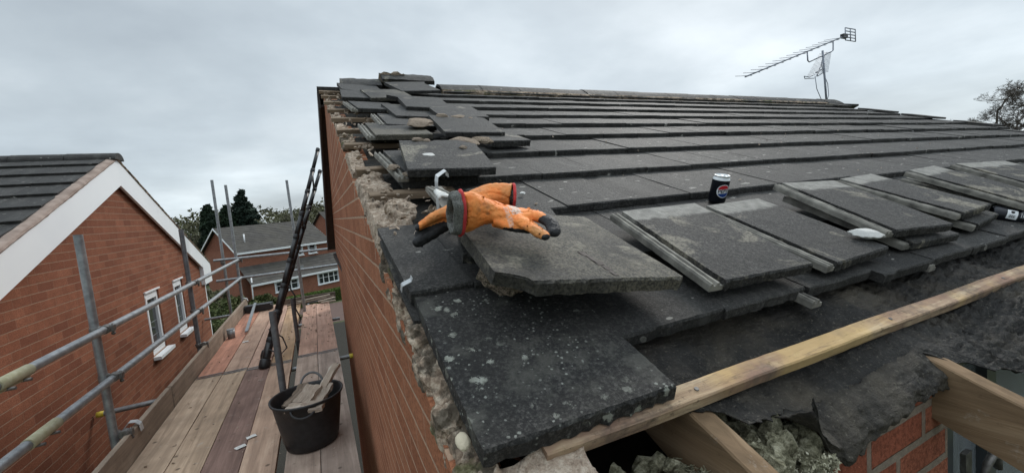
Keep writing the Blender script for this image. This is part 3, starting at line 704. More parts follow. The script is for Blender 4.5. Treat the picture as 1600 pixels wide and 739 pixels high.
def verge():
    bm = bmn(); ns, nt_ = 220, 36; G = {}
    for j in range(ns + 1):
        s_ = .245 + .86 * j / ns; y = s_ * CU + .19; xw = wallx(y)
        for i in range(nt_ + 1):
            t = i / nt_
            if t < .4: x, n_ = xw + .004, -.118 + .055 * t / .4
            else: u = (t - .4) / .6; x, n_ = xw + .004 + (.192 - xw) * u, -.063 + .026 * u ** .8
            q = Vector((s_, x, n_ * 1.5)); vd = mnoise.voronoi(q * 30)[0]; st = mnoise.noise(q * 14)
            d = .012 * mnoise.noise(q * 20) + .006 * mnoise.noise(q * 60) + .003 * mnoise.noise(q * 150) + .010 * min(.3, vd[1] - vd[0]) + (.007 if st > .15 else (-.010 if st < -.12 else 0))
            if i in (0, 1): d = min(d, .002)
            G[i, j] = bm.verts.new(RP(max(x - d * .75, xw - .006), s_, n_ + d * .75 if t > .35 else n_))
    for j in range(ns):
        for i in range(nt_): bm.faces.new((G[i, j], G[i+1, j], G[i+1, j+1], G[i, j+1]))
    fin('verge_mortar', bm, MT['mortar_old'], HOUSE)
    def slab(s0, s1, xlf, xrf, nb, amp, seed, mat):
        ns = int((s1 - s0) / .006); nx = 30; bm = bmn(); G = {}
        for j in range(ns + 1):
            s_ = s0 + (s1 - s0) * j / ns; a, b = xlf(s_), xrf(s_)
            a += .008 * mnoise.noise(Vector((s_ * 45, seed, 0))); b += .02 * mnoise.noise(Vector((s_ * 14, seed, 5))) + .01 * mnoise.noise(Vector((s_ * 60, seed, 5)))
            for i in range(nx + 1):
                x = a + (b - a) * i / nx; q = Vector((x * 1.0, s_, seed)); vd = mnoise.voronoi(q * 22)[0]; st = mnoise.noise(q * 9)
                n_ = nb + amp * (mnoise.noise(q * 16) * .6 + mnoise.noise(q * 60) * .35 + mnoise.noise(q * 160) * .18) + amp * .9 * min(.35, vd[1] - vd[0]) + (amp * .7 if st > .12 else (-amp * .8 if st < -.2 else 0))
                ed = min(i, nx - i) / nx; 
                if ed < .08: n_ -= (.08 - ed) * .35
                G[i, j] = bm.verts.new(RP(x, s_, n_))
        for j in range(ns):
            for i in range(nx): bm.faces.new((G[i, j], G[i+1, j], G[i+1, j+1], G[i, j+1]))
        for i, sg in ((0, 0), (nx, 1)):
            lo = [bm.verts.new(G[i, j].co - N * .05) for j in range(ns + 1)]
            for j in range(ns): bm.faces.new((G[i, j], G[i, j+1], lo[j+1], lo[j]) if sg == 0 else (G[i, j], lo[j], lo[j+1], G[i, j+1]))
        bm.faces.new([G[i, 0] for i in range(nx + 1)] + [bm.verts.new(G[nx, 0].co - N * .05), bm.verts.new(G[0, 0].co - N * .05)])
        fin('verge_mortar', bm, MT[mat], HOUSE)
    WX = lambda s_: wallx(s_ * CU + .19) + .004
    slab(1.06, 1.44, WX, lambda q: .285, -.046, .016, 3.0, 'mortar'); slab(1.455, 1.77, WX, lambda q: .29, -.050, .014, 6.0, 'mortar')
    slab(1.84, 2.20, WX, lambda q: .245, -.056, .012, 9.0, 'mortar'); slab(2.29, 2.58, WX, lambda q: .262, -.060, .012, 12.0, 'mortar_old'); slab(2.66, 2.94, WX, lambda q: .25, -.060, .012, 15.0, 'mortar'); slab(3.0, 4.35, WX, lambda q: .255, -.064, .014, 18.0, 'mortar')
    # dark slate undercloak strip below the first tiles
    bm = bmn(); box(bm, (.160, .70, -.044), (.33, 1.10, -.034)); bmesh.ops.subdivide_edges(bm, edges=bm.edges[:], cuts=6, use_grid_fill=True); rough_edges(bm, .004, 30)
    bmesh.ops.transform(bm, matrix=roof_m(0, 0, 0), verts=bm.verts[:]); fin('undercloak', bm, MT['tile_plain'], HOUSE)
    # corner pad of mortar at the foot of the verge
    bm = bmn(); bmesh.ops.create_cube(bm, size=1); bmesh.ops.subdivide_edges(bm, edges=bm.edges[:], cuts=14, use_grid_fill=True)
    bmesh.ops.transform(bm, matrix=roof_m(.235, .285, -.092) @ Matrix.Diagonal((.19, .12, .10, 1)), verts=bm.verts[:]); 
    for v in bm.verts: v.co += mnoise.noise_vector(v.co * 22) * .012 + mnoise.noise_vector(v.co * 80) * .005
    fin('corner_mortar', bm, MT['mortar'], HOUSE)
    # lump of old mortar near the hole
    bm = bmn(); bmesh.ops.create_icosphere(bm, subdivisions=5, radius=1, matrix=roof_m(.262, 1.30, -.03) @ Matrix.Diagonal((.045, .07, .028, 1)))
    for v in bm.verts: v.co += mnoise.noise_vector(v.co * 24) * .02 + mnoise.noise_vector(v.co * 70) * .008
    fin('mortar_lump', bm, MT['white_rough'] if False else MT['mortar'], HOUSE)
verge()
def stone(name, mtx, mat, label, cat, seed=0, amp=.25, sub=4, group=None, cut=.72):
    bm = bmn(); bmesh.ops.create_icosphere(bm, subdivisions=sub, radius=1)
    for v in bm.verts: v.co *= 1 + amp * mnoise.noise(v.co * 1.6 + Vector((seed * 7.3, 0, 0))) + amp * .3 * mnoise.noise(v.co * 6 + Vector((seed, 0, 0)))
    for v in bm.verts: vd = mnoise.voronoi(v.co * 2.2 + Vector((seed * 3.1, 0, 0)))[0]; v.co *= 1 + amp * (min(.5, vd[1] - vd[0]) - .2) * .9
    for ax in (Vector((1, .2, .4)), Vector((-.5, 1, .3)), Vector((.2, -.8, .9)), Vector((-.8, -.5, .5)), Vector((.1, .1, 1))):
        ax = ax.normalized()
        for v in bm.verts:
            d = v.co.dot(ax) - cut
            if d > 0: v.co -= ax * d * .85
    o = fin(name, bm, mat); o.matrix_world = mtx; return tag(o, label, cat, group)

# verge clips (bent aluminium)
def strip(bm, pts, wid, wdir, th=.0015):
    wd = Vector(wdir).normalized() * wid / 2; pr = None
    for p in pts:
        p = Vector(p); q = (bm.verts.new(p - wd), bm.verts.new(p + wd))
        if pr: bm.faces.new((pr[0], pr[1], q[1], q[0]))
        pr = q
alu = simple('weathered_aluminium', (0.38, 0.39, 0.40), (0.62, 0.63, 0.63), 30, 0.5, 0.3, 0.5)
bm = bmn(); strip(bm, [RP(.156, .790, -.012), RP(.1565, .788, .003), RP(.158, .786, .006), RP(.178, .795, .008), RP(.181, .797, .015)], .015, U); o = fin('verge_clip', bm, alu); o.modifiers.new('s', 'SOLIDIFY').thickness = .0015
tag(o, 'small bent white metal clip on the verge tile edge above the lichen-spotted tile', 'metal clip')
bm = bmn(); strip(bm, [RP(.352, 1.16, -.02), RP(.352, 1.17, .03), RP(.352, 1.19, .098), RP(.356, 1.20, .112), RP(.392, 1.235, .118), RP(.40, 1.24, .108), RP(.402, 1.242, .096)], .022, U + XA * -.1); o = fin('metal_bracket', bm, alu); o.modifiers.new('s', 'SOLIDIFY').thickness = .002
tag(o, 'upright bent grey metal clip standing behind the orange gloves', 'metal clip')
bm = bmn(); g = {}
for i in range(16):
    for j in range(8):
        u, v = i / 15, j / 7; g[i, j] = bm.verts.new(RP(.325 + u * .085, 1.085 + v * .045 + .008 * math.sin(u * 9), .082 + .01 * math.sin(u * 5 + v) + .006 * mnoise.noise(Vector((u * 5, v * 5, 0)))))
for i in range(15):
    for j in range(7): bm.faces.new((g[i, j], g[i+1, j], g[i+1, j+1], g[i, j+1])).smooth = True
o = fin('plastic_scrap', bm, MT['white_rough']); o.modifiers.new('s', 'SOLIDIFY').thickness = .008
tag(o, 'crumpled pale sealant scrap lying beside the glove cuff', 'scrap')
bm = bmn()
for k in range(3): tube(bm, [RP(.36 + k * .014, 1.32, .036), RP(.40 + k * .014, 1.12, .05), RP(.43 + k * .014, 1.0, .055)], .0045, 8)
box(bm, (.355, 1.0, .02), (.41, 1.33, .034), roof_m(0, 0, 0)); o = fin('tile_offcut', bm, MT['rib']); tag(o, 'narrow broken tile edge with pale ribs under the metal clip by the gloves', 'roof tile')

# ================================================================== LOOSE TILES
G1 = 'loose interlocking tiles stacked along the eaves'
lt = loose_tile
o = lt(0.168, 0.343, 0.004, -.045, -.004, -.02, 'large dark tile at the bottom corner covered with white and grey lichen spots', 'tile_lichen', W=.345, L=.42, seed=21, ribs=False, T=.030, amp=.004)
T0 = lt(.285, .557, .121, -.069, .111, -.083, 'big sandy-worn tile with a crack, raised at the verge with the orange gloves on it', 'tile_worn', W=.42, seed=31, ribs=False, chip=[(-.005, -.03, .075)], T=.030, amp=.005)
bm = bmn(); cr = [(.255, .015), (.25, .04), (.258, .065), (.245, .09), (.25, .115), (.236, .14)]
for (x, y), (x2, y2) in zip(cr, cr[1:]): box(bm, (min(x, x2) - .0025, y, -.001), (max(x, x2) + .0025, y2 + .001, .0010))
bmesh.ops.subdivide_edges(bm, edges=bm.edges[:], cuts=2); rough_edges(bm, .003, 120)
c_ = fin('crack', bm, MT['soffit']); c_.parent = T0
lt(.30, .80, .052, .02, .03, -.25, 'broken dark tile with mortar underneath the big sandy tile', 'tile_plain', W=.30, L=.30, seed=5, ribs=False)
stone('mortar_chunk', roof_m(.365, .715, .045, 0, 0, .4) @ Matrix.Diagonal((.055, .07, .042, 1)), MT['mortar_old'], 'lump of old mortar wedged under the left side of the big sandy tile', 'mortar lump', 4)
lt(.796, .515, .045, .012, -.035, -.086, 'loose tile lying next to the big sandy tile, pale band at its top and one buff patch', seed=41, group=G1)
lt(1.195, .478, .045, .012, .005, .042, 'loose tile with the white stone flake on its lower right corner', seed=47, group=G1)
lt(1.66, .50, .032, .03, .0, -.05, 'loose tile under the third one in the eaves stack, its ribbed edge and left side showing', seed=53, group=G1)
lt(1.59, .533, .070, .038, -.015, -.128, 'loose tile on top of the pair just right of the white stone flake', seed=59, group=G1)
lt(2.17, .50, .034, .01, .0, .11, 'loose tile at the bottom of the pair left of the crushed can packet', seed=61, group=G1)
lt(2.115, .54, .070, 0.0, -.01, .055, 'loose tile on top of the pair left of the crushed can packet', seed=67, group=G1)
lt(2.74, .56, .032, .0, .0, -.05, 'loose tile under the tile that covers the crushed can', seed=71, group=G1)
lt(2.62, .50, .074, .05, -.02, .05, 'loose tile lying over the crushed can near the right edge', seed=73, group=G1)
lt(3.28, .58, .06, .04, -.02, -.12, 'rightmost loose tile on the eaves with its pale top band cut by the frame', seed=79, group=G1)
lt(3.75, .60, .05, .03, 0, -.08, 'half-seen loose tile at the far right end of the eaves row', seed=83, group=G1)
stone('stone_flake', roof_m(1.515, .555, .062, 0, 0, -.35) @ Matrix.Diagonal((.058, .028, .013, 1)), MT['white_rough'], 'white flat stone flake on the second loose tile', 'stone', 2, .2)
stone('cream_pebble', roof_m(.158, .395, -.030) @ Matrix.Diagonal((.011, .015, .008, 1)), simple('cream_stone', (.50, .43, .31), (.62, .55, .42), 20, .8), 'smooth cream pebble on the verge mortar beside the lichen-spotted tile', 'stone', 5, .10, cut=.93)
# upper left pile
G2 = 'loose tiles scattered on the stripped verge'
lt(.325, 1.458, .060, .022, -.018, -.139, 'large loose dark tile nearest above the gloves, rubble on its top edge', 'tile_plain', seed=101, chip=[(.33,.42,.07),(.12,.43,.035)], ribs=False, group=G2, T=.030)
lt(.300, 1.50, .025, -.03, 0, .05, 'laid verge tile with mortar-caked edge under the large loose tile above the gloves', 'tile_plain', seed=102, ribs=True, group=G2)
lt(.660, 2.08, .060, .03, 0, -.064, 'loose tile on the pile with mortar crumbs along its top edge', 'tile_plain', seed=103, chip=[(.33,.42,.06)], ribs=False, group=G2)
lt(.86, 1.93, .045, -.01, .03, .12, 'small half tile lying on the courses right of the verge pile', 'tile_plain', W=.24, L=.19, seed=104, ribs=False, group=G2, T=.032)
lt(.285, 2.15, .035, -.05, -.008, -.016, 'tile with sandy worn face and ribbed left edge on the verge', 'tile_worn', seed=105, ribs=True, group=G2)
lt(.655, 2.93, .055, .04, .02, -.04, 'loose tile higher on the pile leaning over its neighbour', 'tile_plain', seed=106, chip=[(0,.42,.07),(.33,0,.03)], ribs=False, group=G2)
lt(.545, 2.72, .030, .02, .03, .05, 'loose tile below the leaning one on the verge pile', 'tile_plain', seed=107, chip=[(.33,.0,.05)], ribs=False, group=G2)
lt(.310, 2.97, .035, -.04, .03, .04, 'tile with broken ribbed edge on the left of the verge pile', 'tile_plain', seed=108, ribs=True, group=G2)
lt(.50, 3.42, .04, .02, -.03, .055, 'pale-topped loose tile near the ridge end', 'tile_worn', seed=109, chip=[(.33,0,.045)], ribs=False, group=G2)
lt(.80, 3.72, .06, .06, -.02, .18, 'long dark tile sliding from the ridge end of the pile', 'tile_plain', seed=110, chip=[(.36,.42,.08)], ribs=False, group=G2, W=.36)
lt(.40, 2.47, .030, -.03, .05, -.03, 'small-looking tile half covered on the verge below the ribbed one', 'tile_plain', seed=111, ribs=True, group=G2)
lt(.80, 2.62, .045, .02, .0, -.03, 'loose tile lying flat to the right of the leaning pile', 'tile_plain', seed=113, chip=[(0,0,.05)], ribs=False, group=G2)
lt(.34, 3.85, .04, .02, .02, .02, 'topmost loose tile at the left end of the ridge', 'tile_plain', seed=112, chip=[(0,0,.06)], ribs=False, group=G2)
lt(.30, 3.50, .03, .02, .0, -.06, 'dark tile on the battens below the ridge end', 'tile_plain', seed=114, ribs=False, group=G2, W=.25)
def rubble(x, s, n, r, k, lab, mat='mortar', fl=.5): stone('mortar_fragment', roof_m(x, s, n, 0, 0, k) @ Matrix.Diagonal((r * 1.3, r, r * fl, 1)), MT[mat], lab, 'mortar fragment', k, .35, 3, 'mortar fragments on the roof')
rubble(.60, 2.37, .055, .075, 1, 'flat broken tile slab between the two big loose tiles of the pile', 'mortar', .3)
rubble(.70, 1.90, .055, .065, 2, 'pale mortar slab behind the large loose tile above the gloves', 'mortar', .25)
rubble(.80, 1.91, .055, .045, 12, 'dark mortar slab left of the small half tile', 'mortar_old', .35)
rubble(.46, 1.86, .075, .022, 3, 'buff mortar crumb on the left top edge of the large loose tile')
rubble(.50, 1.85, .072, .018, 4, 'smaller buff crumb on the top edge of the large loose tile')
rubble(.62, 1.70, .075, .015, 5, 'pinkish crumb in the middle of the large loose tile')
rubble(.45, 1.63, .066, .022, 6, 'flat white chip on the large loose tile', 'white_rough', .2)
rubble(.30, 1.60, .03, .022, 7, 'round buff crumb on the verge tile left of the large loose tile')
rubble(.33, 1.50, .03, .016, 8, 'small buff crumb near the nose of the verge tile')
rubble(.76, 2.47, .075, .03, 9, 'mortar crumb on the top edge of the second loose tile')
rubble(.86, 2.46, .07, .04, 10, 'long mortar crumb on the right top edge of the second loose tile', 'mortar', .3)
rubble(.93, 2.43, .065, .02, 14, 'tiny crumb at the top right corner of the second loose tile')
rubble(.71, 1.29, .0, .010, 11, 'small white crumb on the course right of the gloves', 'white_rough')
# fine crumbs of mortar strewn over the stripped verge, the loose tiles and the boards
bm = bmn(); rnd = random.Random(91)
def crumb(p, r):
    m0 = Matrix.Translation(p) @ Matrix.Rotation(rnd.uniform(0, 6), 4, Vector((rnd.uniform(-1, 1), rnd.uniform(-1, 1), 1)).normalized()) @ Matrix.Diagonal((r * rnd.uniform(.8, 1.8), r, r * rnd.uniform(.25, .5), 1))
    q = bmesh.ops.create_icosphere(bm, subdivisions=1, radius=1, matrix=m0)
    for v in q['verts']: v.co += mnoise.noise_vector(v.co * 90) * r * .6
for k in range(260): s_ = 1.1 + 3.1 * rnd.random() ** 1.3; crumb(RP(.20 + rnd.random() * .35, s_, -.035 + rnd.uniform(0, .02)), rnd.uniform(.003, .014))
for k in range(26): crumb(RP(rnd.uniform(.40, .64), rnd.uniform(1.50, 1.84), .062), rnd.uniform(.002, .006))
for k in range(60): crumb(RP(rnd.uniform(.5, 5), rnd.uniform(.8, 2.6), .0), rnd.uniform(.002, .006))
for k in range(150): crumb(C(rnd.uniform(-1.3, .07), rnd.uniform(2.2, 8.5), PZ_ + .006), rnd.uniform(.003, .010))
for k in range(90): crumb(C(rnd.uniform(-.5, .07), rnd.uniform(6.2, 8.6), PZ_ + .008), rnd.uniform(.004, .016))
tag(fin('mortar_crumbs', bm, MT['mortar']), 'fine mortar crumbs strewn over the stripped verge and the scaffold boards', 'crumbs', kind='stuff')
# broken ridge tiles piled on the left end of the ridge
def ridge_piece(x, ln, dz, rz, label, seed):
    bm = bmn(); prof = []
    for a in range(-5, 6):
        t = a / 5; prof.append((t * .15, .055 - abs(t) ** 1.4 * .10))
    rings = []
    for i in range(13):
        xx = -ln / 2 + ln * i / 12
        rings.append([bm.verts.new(Vector((xx + (.012 * mnoise.noise(Vector((y * 30, seed, 0))) if i in (0, 12) else 0), y, z)) + mnoise.noise_vector(Vector((xx * 20, y * 20, seed))) * .006) for y, z in prof] + [bm.verts.new((xx, y * .86, z - .03)) for y, z in prof[::-1]])
    n = len(rings[0])
    for i in range(12):
        for k in range(n): bm.faces.new((rings[i][k], rings[i][(k+1) % n], rings[i+1][(k+1) % n], rings[i+1][k]))
    bm.faces.new(rings[0][::-1]); bm.faces.new(rings[-1]); bmesh.ops.recalc_face_normals(bm, faces=bm.faces[:])
    o = fin('ridge_tile', bm, MT['tile_plain']); o.matrix_world = Matrix.Translation(C(x, YR - .04, ZRIDGE + dz)) @ Matrix.Rotation(rz, 4, 'Z'); tag(o, label, 'ridge tile', 'loose ridge tiles')
ridge_piece(.98, .50, .075, .02, 'highest broken ridge tile with mortar bedded underneath, at the left end of the ridge', 1)
ridge_piece(.55, .36, .015, -.06, 'low dark ridge tile lying left of the highest broken one', 2)
bm = bmn(); lump(bm, [(C(.74 + i * .035, YR - .10, ZRIDGE + .075), .03, .035 + .015 * mnoise.noise(Vector((i * .8, 0, 0)))) for i in range(8)], 0, .02, 4); o = fin('ridge_bedding', bm, MT['mortar'], HOUSE)
# ragged far right verge: a few displaced pieces
for k, (x, s, lb) in enumerate([(7.85, 3.95, 'first displaced tile on the far right end of the roof, nearest the aerial'), (8.1, 3.40, 'second displaced tile on the far right edge, lying skewed'), (8.3, 2.9, 'third displaced tile on the far right edge'), (8.5, 2.35, 'displaced tile low on the far right edge')]):
    lt(x, s, .024, -.045, .01, .04 - .03 * k, lb, 'tile_plain', seed=130 + k, ribs=False, group='displaced tiles on the far right edge')

# ================================================================== TV AERIAL
def aerial():
    X0 = 8.50; Y0 = 4.4; al = simple('dull_aluminium', (0.20, 0.22, 0.26), (0.30, 0.32, 0.36), 20, 0.5, 0.5)
    A = empty('tv_aerial', C(X0, Y0, 1.1), 'grey TV aerial with long angled boom on a mast beyond the ridge', 'aerial')
    P = lambda x, z, y=Y0: C(x, y, z)
    bm = bmn(); tube(bm, [P(8.57, 1.0), P(8.47, 2.17)], .017, 8); fin('mast', bm, al, A)
    bm = bmn(); tube(bm, [P(6.35, 1.62), P(9.19, 2.48)], .012, 6)
    fin('boom', bm, al, A)
    d = (P(9.19, 2.48) - P(6.35, 1.62))
    bm = bmn()
    for i in range(14):
        c = P(6.35, 1.62) + d * (i / 14.5); r = .08 + .004 * i; tube(bm, [c + Vector((-.12, r, .03)), c + Vector((.05, -r, .0))], .0045, 4)
    o = fin('directors', bm, al, A)
    bm = bmn(); tube(bm, [P(8.01, 2.12), P(8.02, 1.97), P(8.06, 1.95), P(8.74, 2.17), P(8.80, 2.2), P(8.81, 2.37)], .012, 6); fin('bracket', bm, al, A)
    bm = bmn(); cx_, cz_ = 9.38, 2.52
    for (a, b) in (((-.17, -.11), (.17, -.11)), ((-.17, .11), (.17, .11)), ((-.17, -.11), (-.17, .11)), ((.17, -.11), (.17, .11)), ((0, -.11), (0, .11)), ((-.17, 0), (.17, 0)), ((-.17, .055), (.17, .055)), ((-.17, -.055), (.17, -.055))):
        tube(bm, [P(cx_ + a[0], cz_ + a[1]), P(cx_ + b[0], cz_ + b[1])], .009, 5)
    fin('reflector', bm, al, A)
    bm = bmn(); box(bm, (9.10, Y0 - .03, 2.44 + CAMZ), (9.24, Y0 + .03, 2.51 + CAMZ)); fin('junction_box', bm, MT['black_metal'], A)
    # second smaller log-periodic pointing away
    bm = bmn(); a, b = P(8.18, 1.70, 4.35), P(8.86, 2.22, 4.55); tube(bm, [a, b], .011, 6)
    for i in range(17):
        c = a.lerp(b, .05 + i / 18); r = .23 - .006 * i
        tube(bm, [c + Vector((-r * .5, -r, -.02)), c + Vector((r * .5, r, .05))], .004, 4)
    tube(bm, [P(8.20, 1.74), P(8.05, 1.69), P(7.90, 1.70), P(7.92, 1.66), P(8.2, 1.68)], .007, 5); tube(bm, [P(8.25, 1.78), P(8.50, 1.86)], .012, 5); tube(bm, [P(8.30, 1.72), P(8.50, 1.80)], .008, 5)
    fin('second_antenna', bm, al, A)
    bm = bmn(); tube(bm, [P(8.22, 1.72), P(8.26, 1.50), P(8.40, 1.30), P(8.50, 1.25), P(8.49, 1.0)], .006, 5); tube(bm, [P(8.5, 2.1), P(8.42, 1.95), P(8.46, 1.8), P(8.6, 1.6), P(8.62, 1.4), P(8.53, 1.25)], .006, 5); fin('cable', bm, al, A)
aerial()

# ================================================================== SCAFFOLD
PZ = -1.55
def tube_obj(name, a, b, r=.0242, mat='tube', label=None, group=None, caps=None, couplers=(), cat='scaffold tube'):
    bm = bmn(); a = C(*a); b = C(*b); n = max(2, int((b - a).length / .3)); tube(bm, [a.lerp(b, i / n) for i in range(n + 1)], r, 20, False)
    tube(bm, [a.lerp(b, .0), a.lerp(b, 1)], r * .82, 20, False)
    for p, q in ((a, b), (b, a)):
        d = (q - p).normalized(); x, y = frame(d); ro = [bm.verts.new(p + (x * math.cos(k * PI / 10) + y * math.sin(k * PI / 10)) * r) for k in range(20)]; ri = [bm.verts.new(p + (x * math.cos(k * PI / 10) + y * math.sin(k * PI / 10)) * r * .82) for k in range(20)]
        for k in range(20): bm.faces.new((ro[k], ro[(k+1) % 20], ri[(k+1) % 20], ri[k]))
    o = fin(name, bm, MT[mat]); tag(o, label, cat, group)
    if caps:
        for t in caps:
            p = a if t == 0 else b; d = (b - a).normalized() * (1 if t == 0 else -1); bm = bmn(); tube(bm, [p - d * .004, p + d * .05], r * 1.12, 16); c = fin('end_cap', bm, MT['yellow']); c.parent = o
    for cp in couplers: c = coupler(C(*cp[0]), *cp[1:]); c.parent = o
    return o
def coupler(p, ax1='Z', ax2='Y', off=None):
    """right angle coupler: two clamp bands, a bolt and nut each"""
    bm = bmn(); AX = {'X': Vector((1, 0, 0)), 'Y': Vector((0, 1, 0)), 'Z': Vector((0, 0, 1))}; o2 = Vector(off or (.05, 0, 0))
    for c, a in ((p, AX[ax1]), (p + o2, AX[ax2])):
        tube(bm, [c - a * .026, c - a * .022, c + a * .022, c + a * .026], [.0275, .031, .031, .0275], 14)
        x, y = frame(a); b = c + x * .036
        tube(bm, [b - y * .034, b + y * .046], .0065, 8); tube(bm, [b + y * .028, b + y * .042], .012, 6); box(bm, (-.012, -.02, -.02), (.012, .02, .02), Matrix.Translation(c + x * .034))
    bm2 = bm; mid = p + o2 * .5; box(bm2, (-.02, -.02, -.022), (.02, .02, .022), Matrix.Translation(mid))
    return fin('coupler', bm, MT['steel_dark'])
SG = 'upright scaffold standards'
RX = -1.352; SX = -1.405
tube_obj('scaffold_standard', (SX, 3.74, -6.88), (SX, 3.70, .05), label='nearest left upright scaffold pole in front of the neighbour\'s brick wall', group=SG, couplers=[((SX, 3.71, -.60), 'Z', 'Y', (.053, 0, 0)), ((SX, 3.715, -.935), 'Z', 'Y', (.053, 0, 0)), ((SX, 3.73, -1.35), 'Z', 'Y', (.05, 0, 0))])
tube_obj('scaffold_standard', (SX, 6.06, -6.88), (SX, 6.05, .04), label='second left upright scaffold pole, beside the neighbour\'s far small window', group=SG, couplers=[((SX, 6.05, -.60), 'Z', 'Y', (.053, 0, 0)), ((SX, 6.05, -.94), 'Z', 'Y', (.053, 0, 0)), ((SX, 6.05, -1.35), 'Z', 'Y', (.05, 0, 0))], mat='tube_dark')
tube_obj('scaffold_standard', (-1.63, 9.36, -6.88), (-1.60, 9.34, .915), label='tall upright pole outside the far left scaffold corner', group=SG, couplers=[((-1.62, 9.35, -.62), 'Z', 'X', (0, -.05, 0))])
tube_obj('scaffold_standard', (-1.405, 9.36, -6.88), (-1.40, 9.34, .81), label='tall upright pole at the end of the toe board, far left corner', group=SG, couplers=[((-1.405, 9.35, -.62), 'Z', 'Y', (.05, 0, 0)), ((-1.405, 9.35, -1.0), 'Z', 'X', (0, -.05, 0))])
tube_obj('scaffold_standard', (-.37, 9.34, -.62), (-.385, 9.34, .84), label='tall upright pole at the far platform end just left of the black ladder', group=SG, mat='tube', couplers=[((-.37, 9.34, -.55), 'Z', 'X', (0, -.05, 0))])
tube_obj('scaffold_standard', (-.32, 8.05, -6.88), (-.322, 8.03, -.12), label='short upright pole spliced beside the far tall pole behind the black ladder', group=SG, mat='tube')
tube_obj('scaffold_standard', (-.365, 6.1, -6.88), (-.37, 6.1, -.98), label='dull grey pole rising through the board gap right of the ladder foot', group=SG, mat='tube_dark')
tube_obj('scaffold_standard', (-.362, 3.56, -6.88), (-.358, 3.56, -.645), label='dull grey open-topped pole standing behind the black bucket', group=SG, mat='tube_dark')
TG = 'horizontal scaffold rails'
r_ = tube_obj('guard_rail', (RX, .3, -.60), (RX - .01, 9.32, -.60), label='upper left guard rail running along the platform', group=TG, cat='scaffold rail')
bm = bmn(); tube(bm, [C(RX, 2.62, -.60), C(RX, 2.86, -.60)], .0285, 18); box(bm, (-.008, -.11, -.036), (.008, .11, -.028), Matrix.Translation(C(RX, 2.74, -.60))); c = fin('sleeve', bm, MT['sleeve']); c.parent = r_
for y in (2.68, 2.8): 
    bm = bmn(); tube(bm, [C(RX - .035, y, -.635), C(RX + .035, y, -.635)], .008, 8); tube(bm, [C(RX - .03, y, -.635), C(RX - .045, y, -.635)], .013, 6); c = fin('bolt', bm, MT['steel_dark']); c.parent = r_
r_ = tube_obj('guard_rail', (RX, .3, -.935), (RX - .01, 9.32, -.945), label='lower left guard rail running along the platform', group=TG, cat='scaffold rail')
bm = bmn(); tube(bm, [C(RX, 2.75, -.937), C(RX, 3.0, -.937)], .0285, 18); c = fin('sleeve', bm, MT['sleeve']); c.parent = r_
for y in (2.81, 2.94): 
    bm = bmn(); tube(bm, [C(RX - .035, y, -.97), C(RX + .035, y, -.97)], .008, 8); tube(bm, [C(RX - .03, y, -.97), C(RX - .045, y, -.97)], .013, 6); c = fin('bolt', bm, MT['steel_dark']); c.parent = r_
tube_obj('guard_rail', (-1.75, 9.29, -.565), (.36, 9.29, -.60), label='upper rail across the far end of the platform', group=TG, cat='scaffold rail')
tube_obj('guard_rail', (-1.75, 9.29, -.95), (.36, 9.29, -.94), label='lower rail across the far end of the platform', group=TG, cat='scaffold rail')
tube_obj('transom_tube', (-2.06, 5.20, -1.64), (.245, 5.26, -1.64), label='short cross tube under the boards, its yellow-capped ends sticking out at both sides', group='cross tubes under the boards', caps=(0, 1))
tube_obj('transom_tube', (-2.06, 9.5, -1.66), (.2, 9.5, -1.66), label='cross tube under the far end of the boards', group='cross tubes under the boards')
tube_obj('transom_tube', (-1.45, 7.4, -1.64), (.2, 7.4, -1.64), label='cross tube under the far boards seen in the gap', group='cross tubes under the boards')
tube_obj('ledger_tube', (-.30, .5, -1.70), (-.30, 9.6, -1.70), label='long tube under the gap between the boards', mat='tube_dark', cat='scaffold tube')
# boards
edges = [(-1.313, -1.078), (-1.072, -.850), (-.845, -.622), (-.617, -.407), (-.350, -.142), (-.136, .082)]
tones = ['left edge', 'second from the toe board', 'third from the toe board, darker', 'fourth, left of the gap', 'fifth, right of the gap', 'innermost, beside the brick wall']
def board(x0, x1, y0, y1, label, seed, mat='board'):
    bm = bmn(); nx, ny = 4, 40; rnd = random.Random(seed); V = {}
    tl = rnd.uniform(-.004, .004); cup = rnd.uniform(.001, .004)
    for j in range(ny + 1):
        for i in range(nx + 1):
            x = x0 + (x1 - x0) * i / nx; y = y0 + (y1 - y0) * j / ny; xx = x + (.003 * mnoise.noise(Vector((seed, y * 2, 0))) if i in (0, nx) else 0)
            z = PZ + tl * (i / nx - .5) + cup * (abs(i / nx - .5) * 2) ** 2 + .003 * mnoise.noise(Vector((seed, y * .9, 0)))
            V[i, j] = (bm.verts.new(C(xx, y, z)), bm.verts.new(C(xx, y, z - .038)))
    for j in range(ny):
        for i in range(nx):
            bm.faces.new((V[i,j][0], V[i+1,j][0], V[i+1,j+1][0], V[i,j+1][0])); bm.faces.new((V[i,j][1], V[i,j+1][1], V[i+1,j+1][1], V[i+1,j][1]))
        bm.faces.new((V[0,j][0], V[0,j+1][0], V[0,j+1][1], V[0,j][1])); bm.faces.new((V[nx,j][1], V[nx,j+1][1], V[nx,j+1][0], V[nx,j][0]))
    for i in range(nx):
        bm.faces.new((V[i,0][1], V[i+1,0][1], V[i+1,0][0], V[i,0][0])); bm.faces.new((V[i,ny][0], V[i+1,ny][0], V[i+1,ny][1], V[i,ny][1]))
    return tag(fin('scaffold_board', bm, MT[mat]), label, 'scaffold board', 'scaffold boards of the platform')
def bmat(name, a, b): return wood_mat(name, a, b, 1, .8)
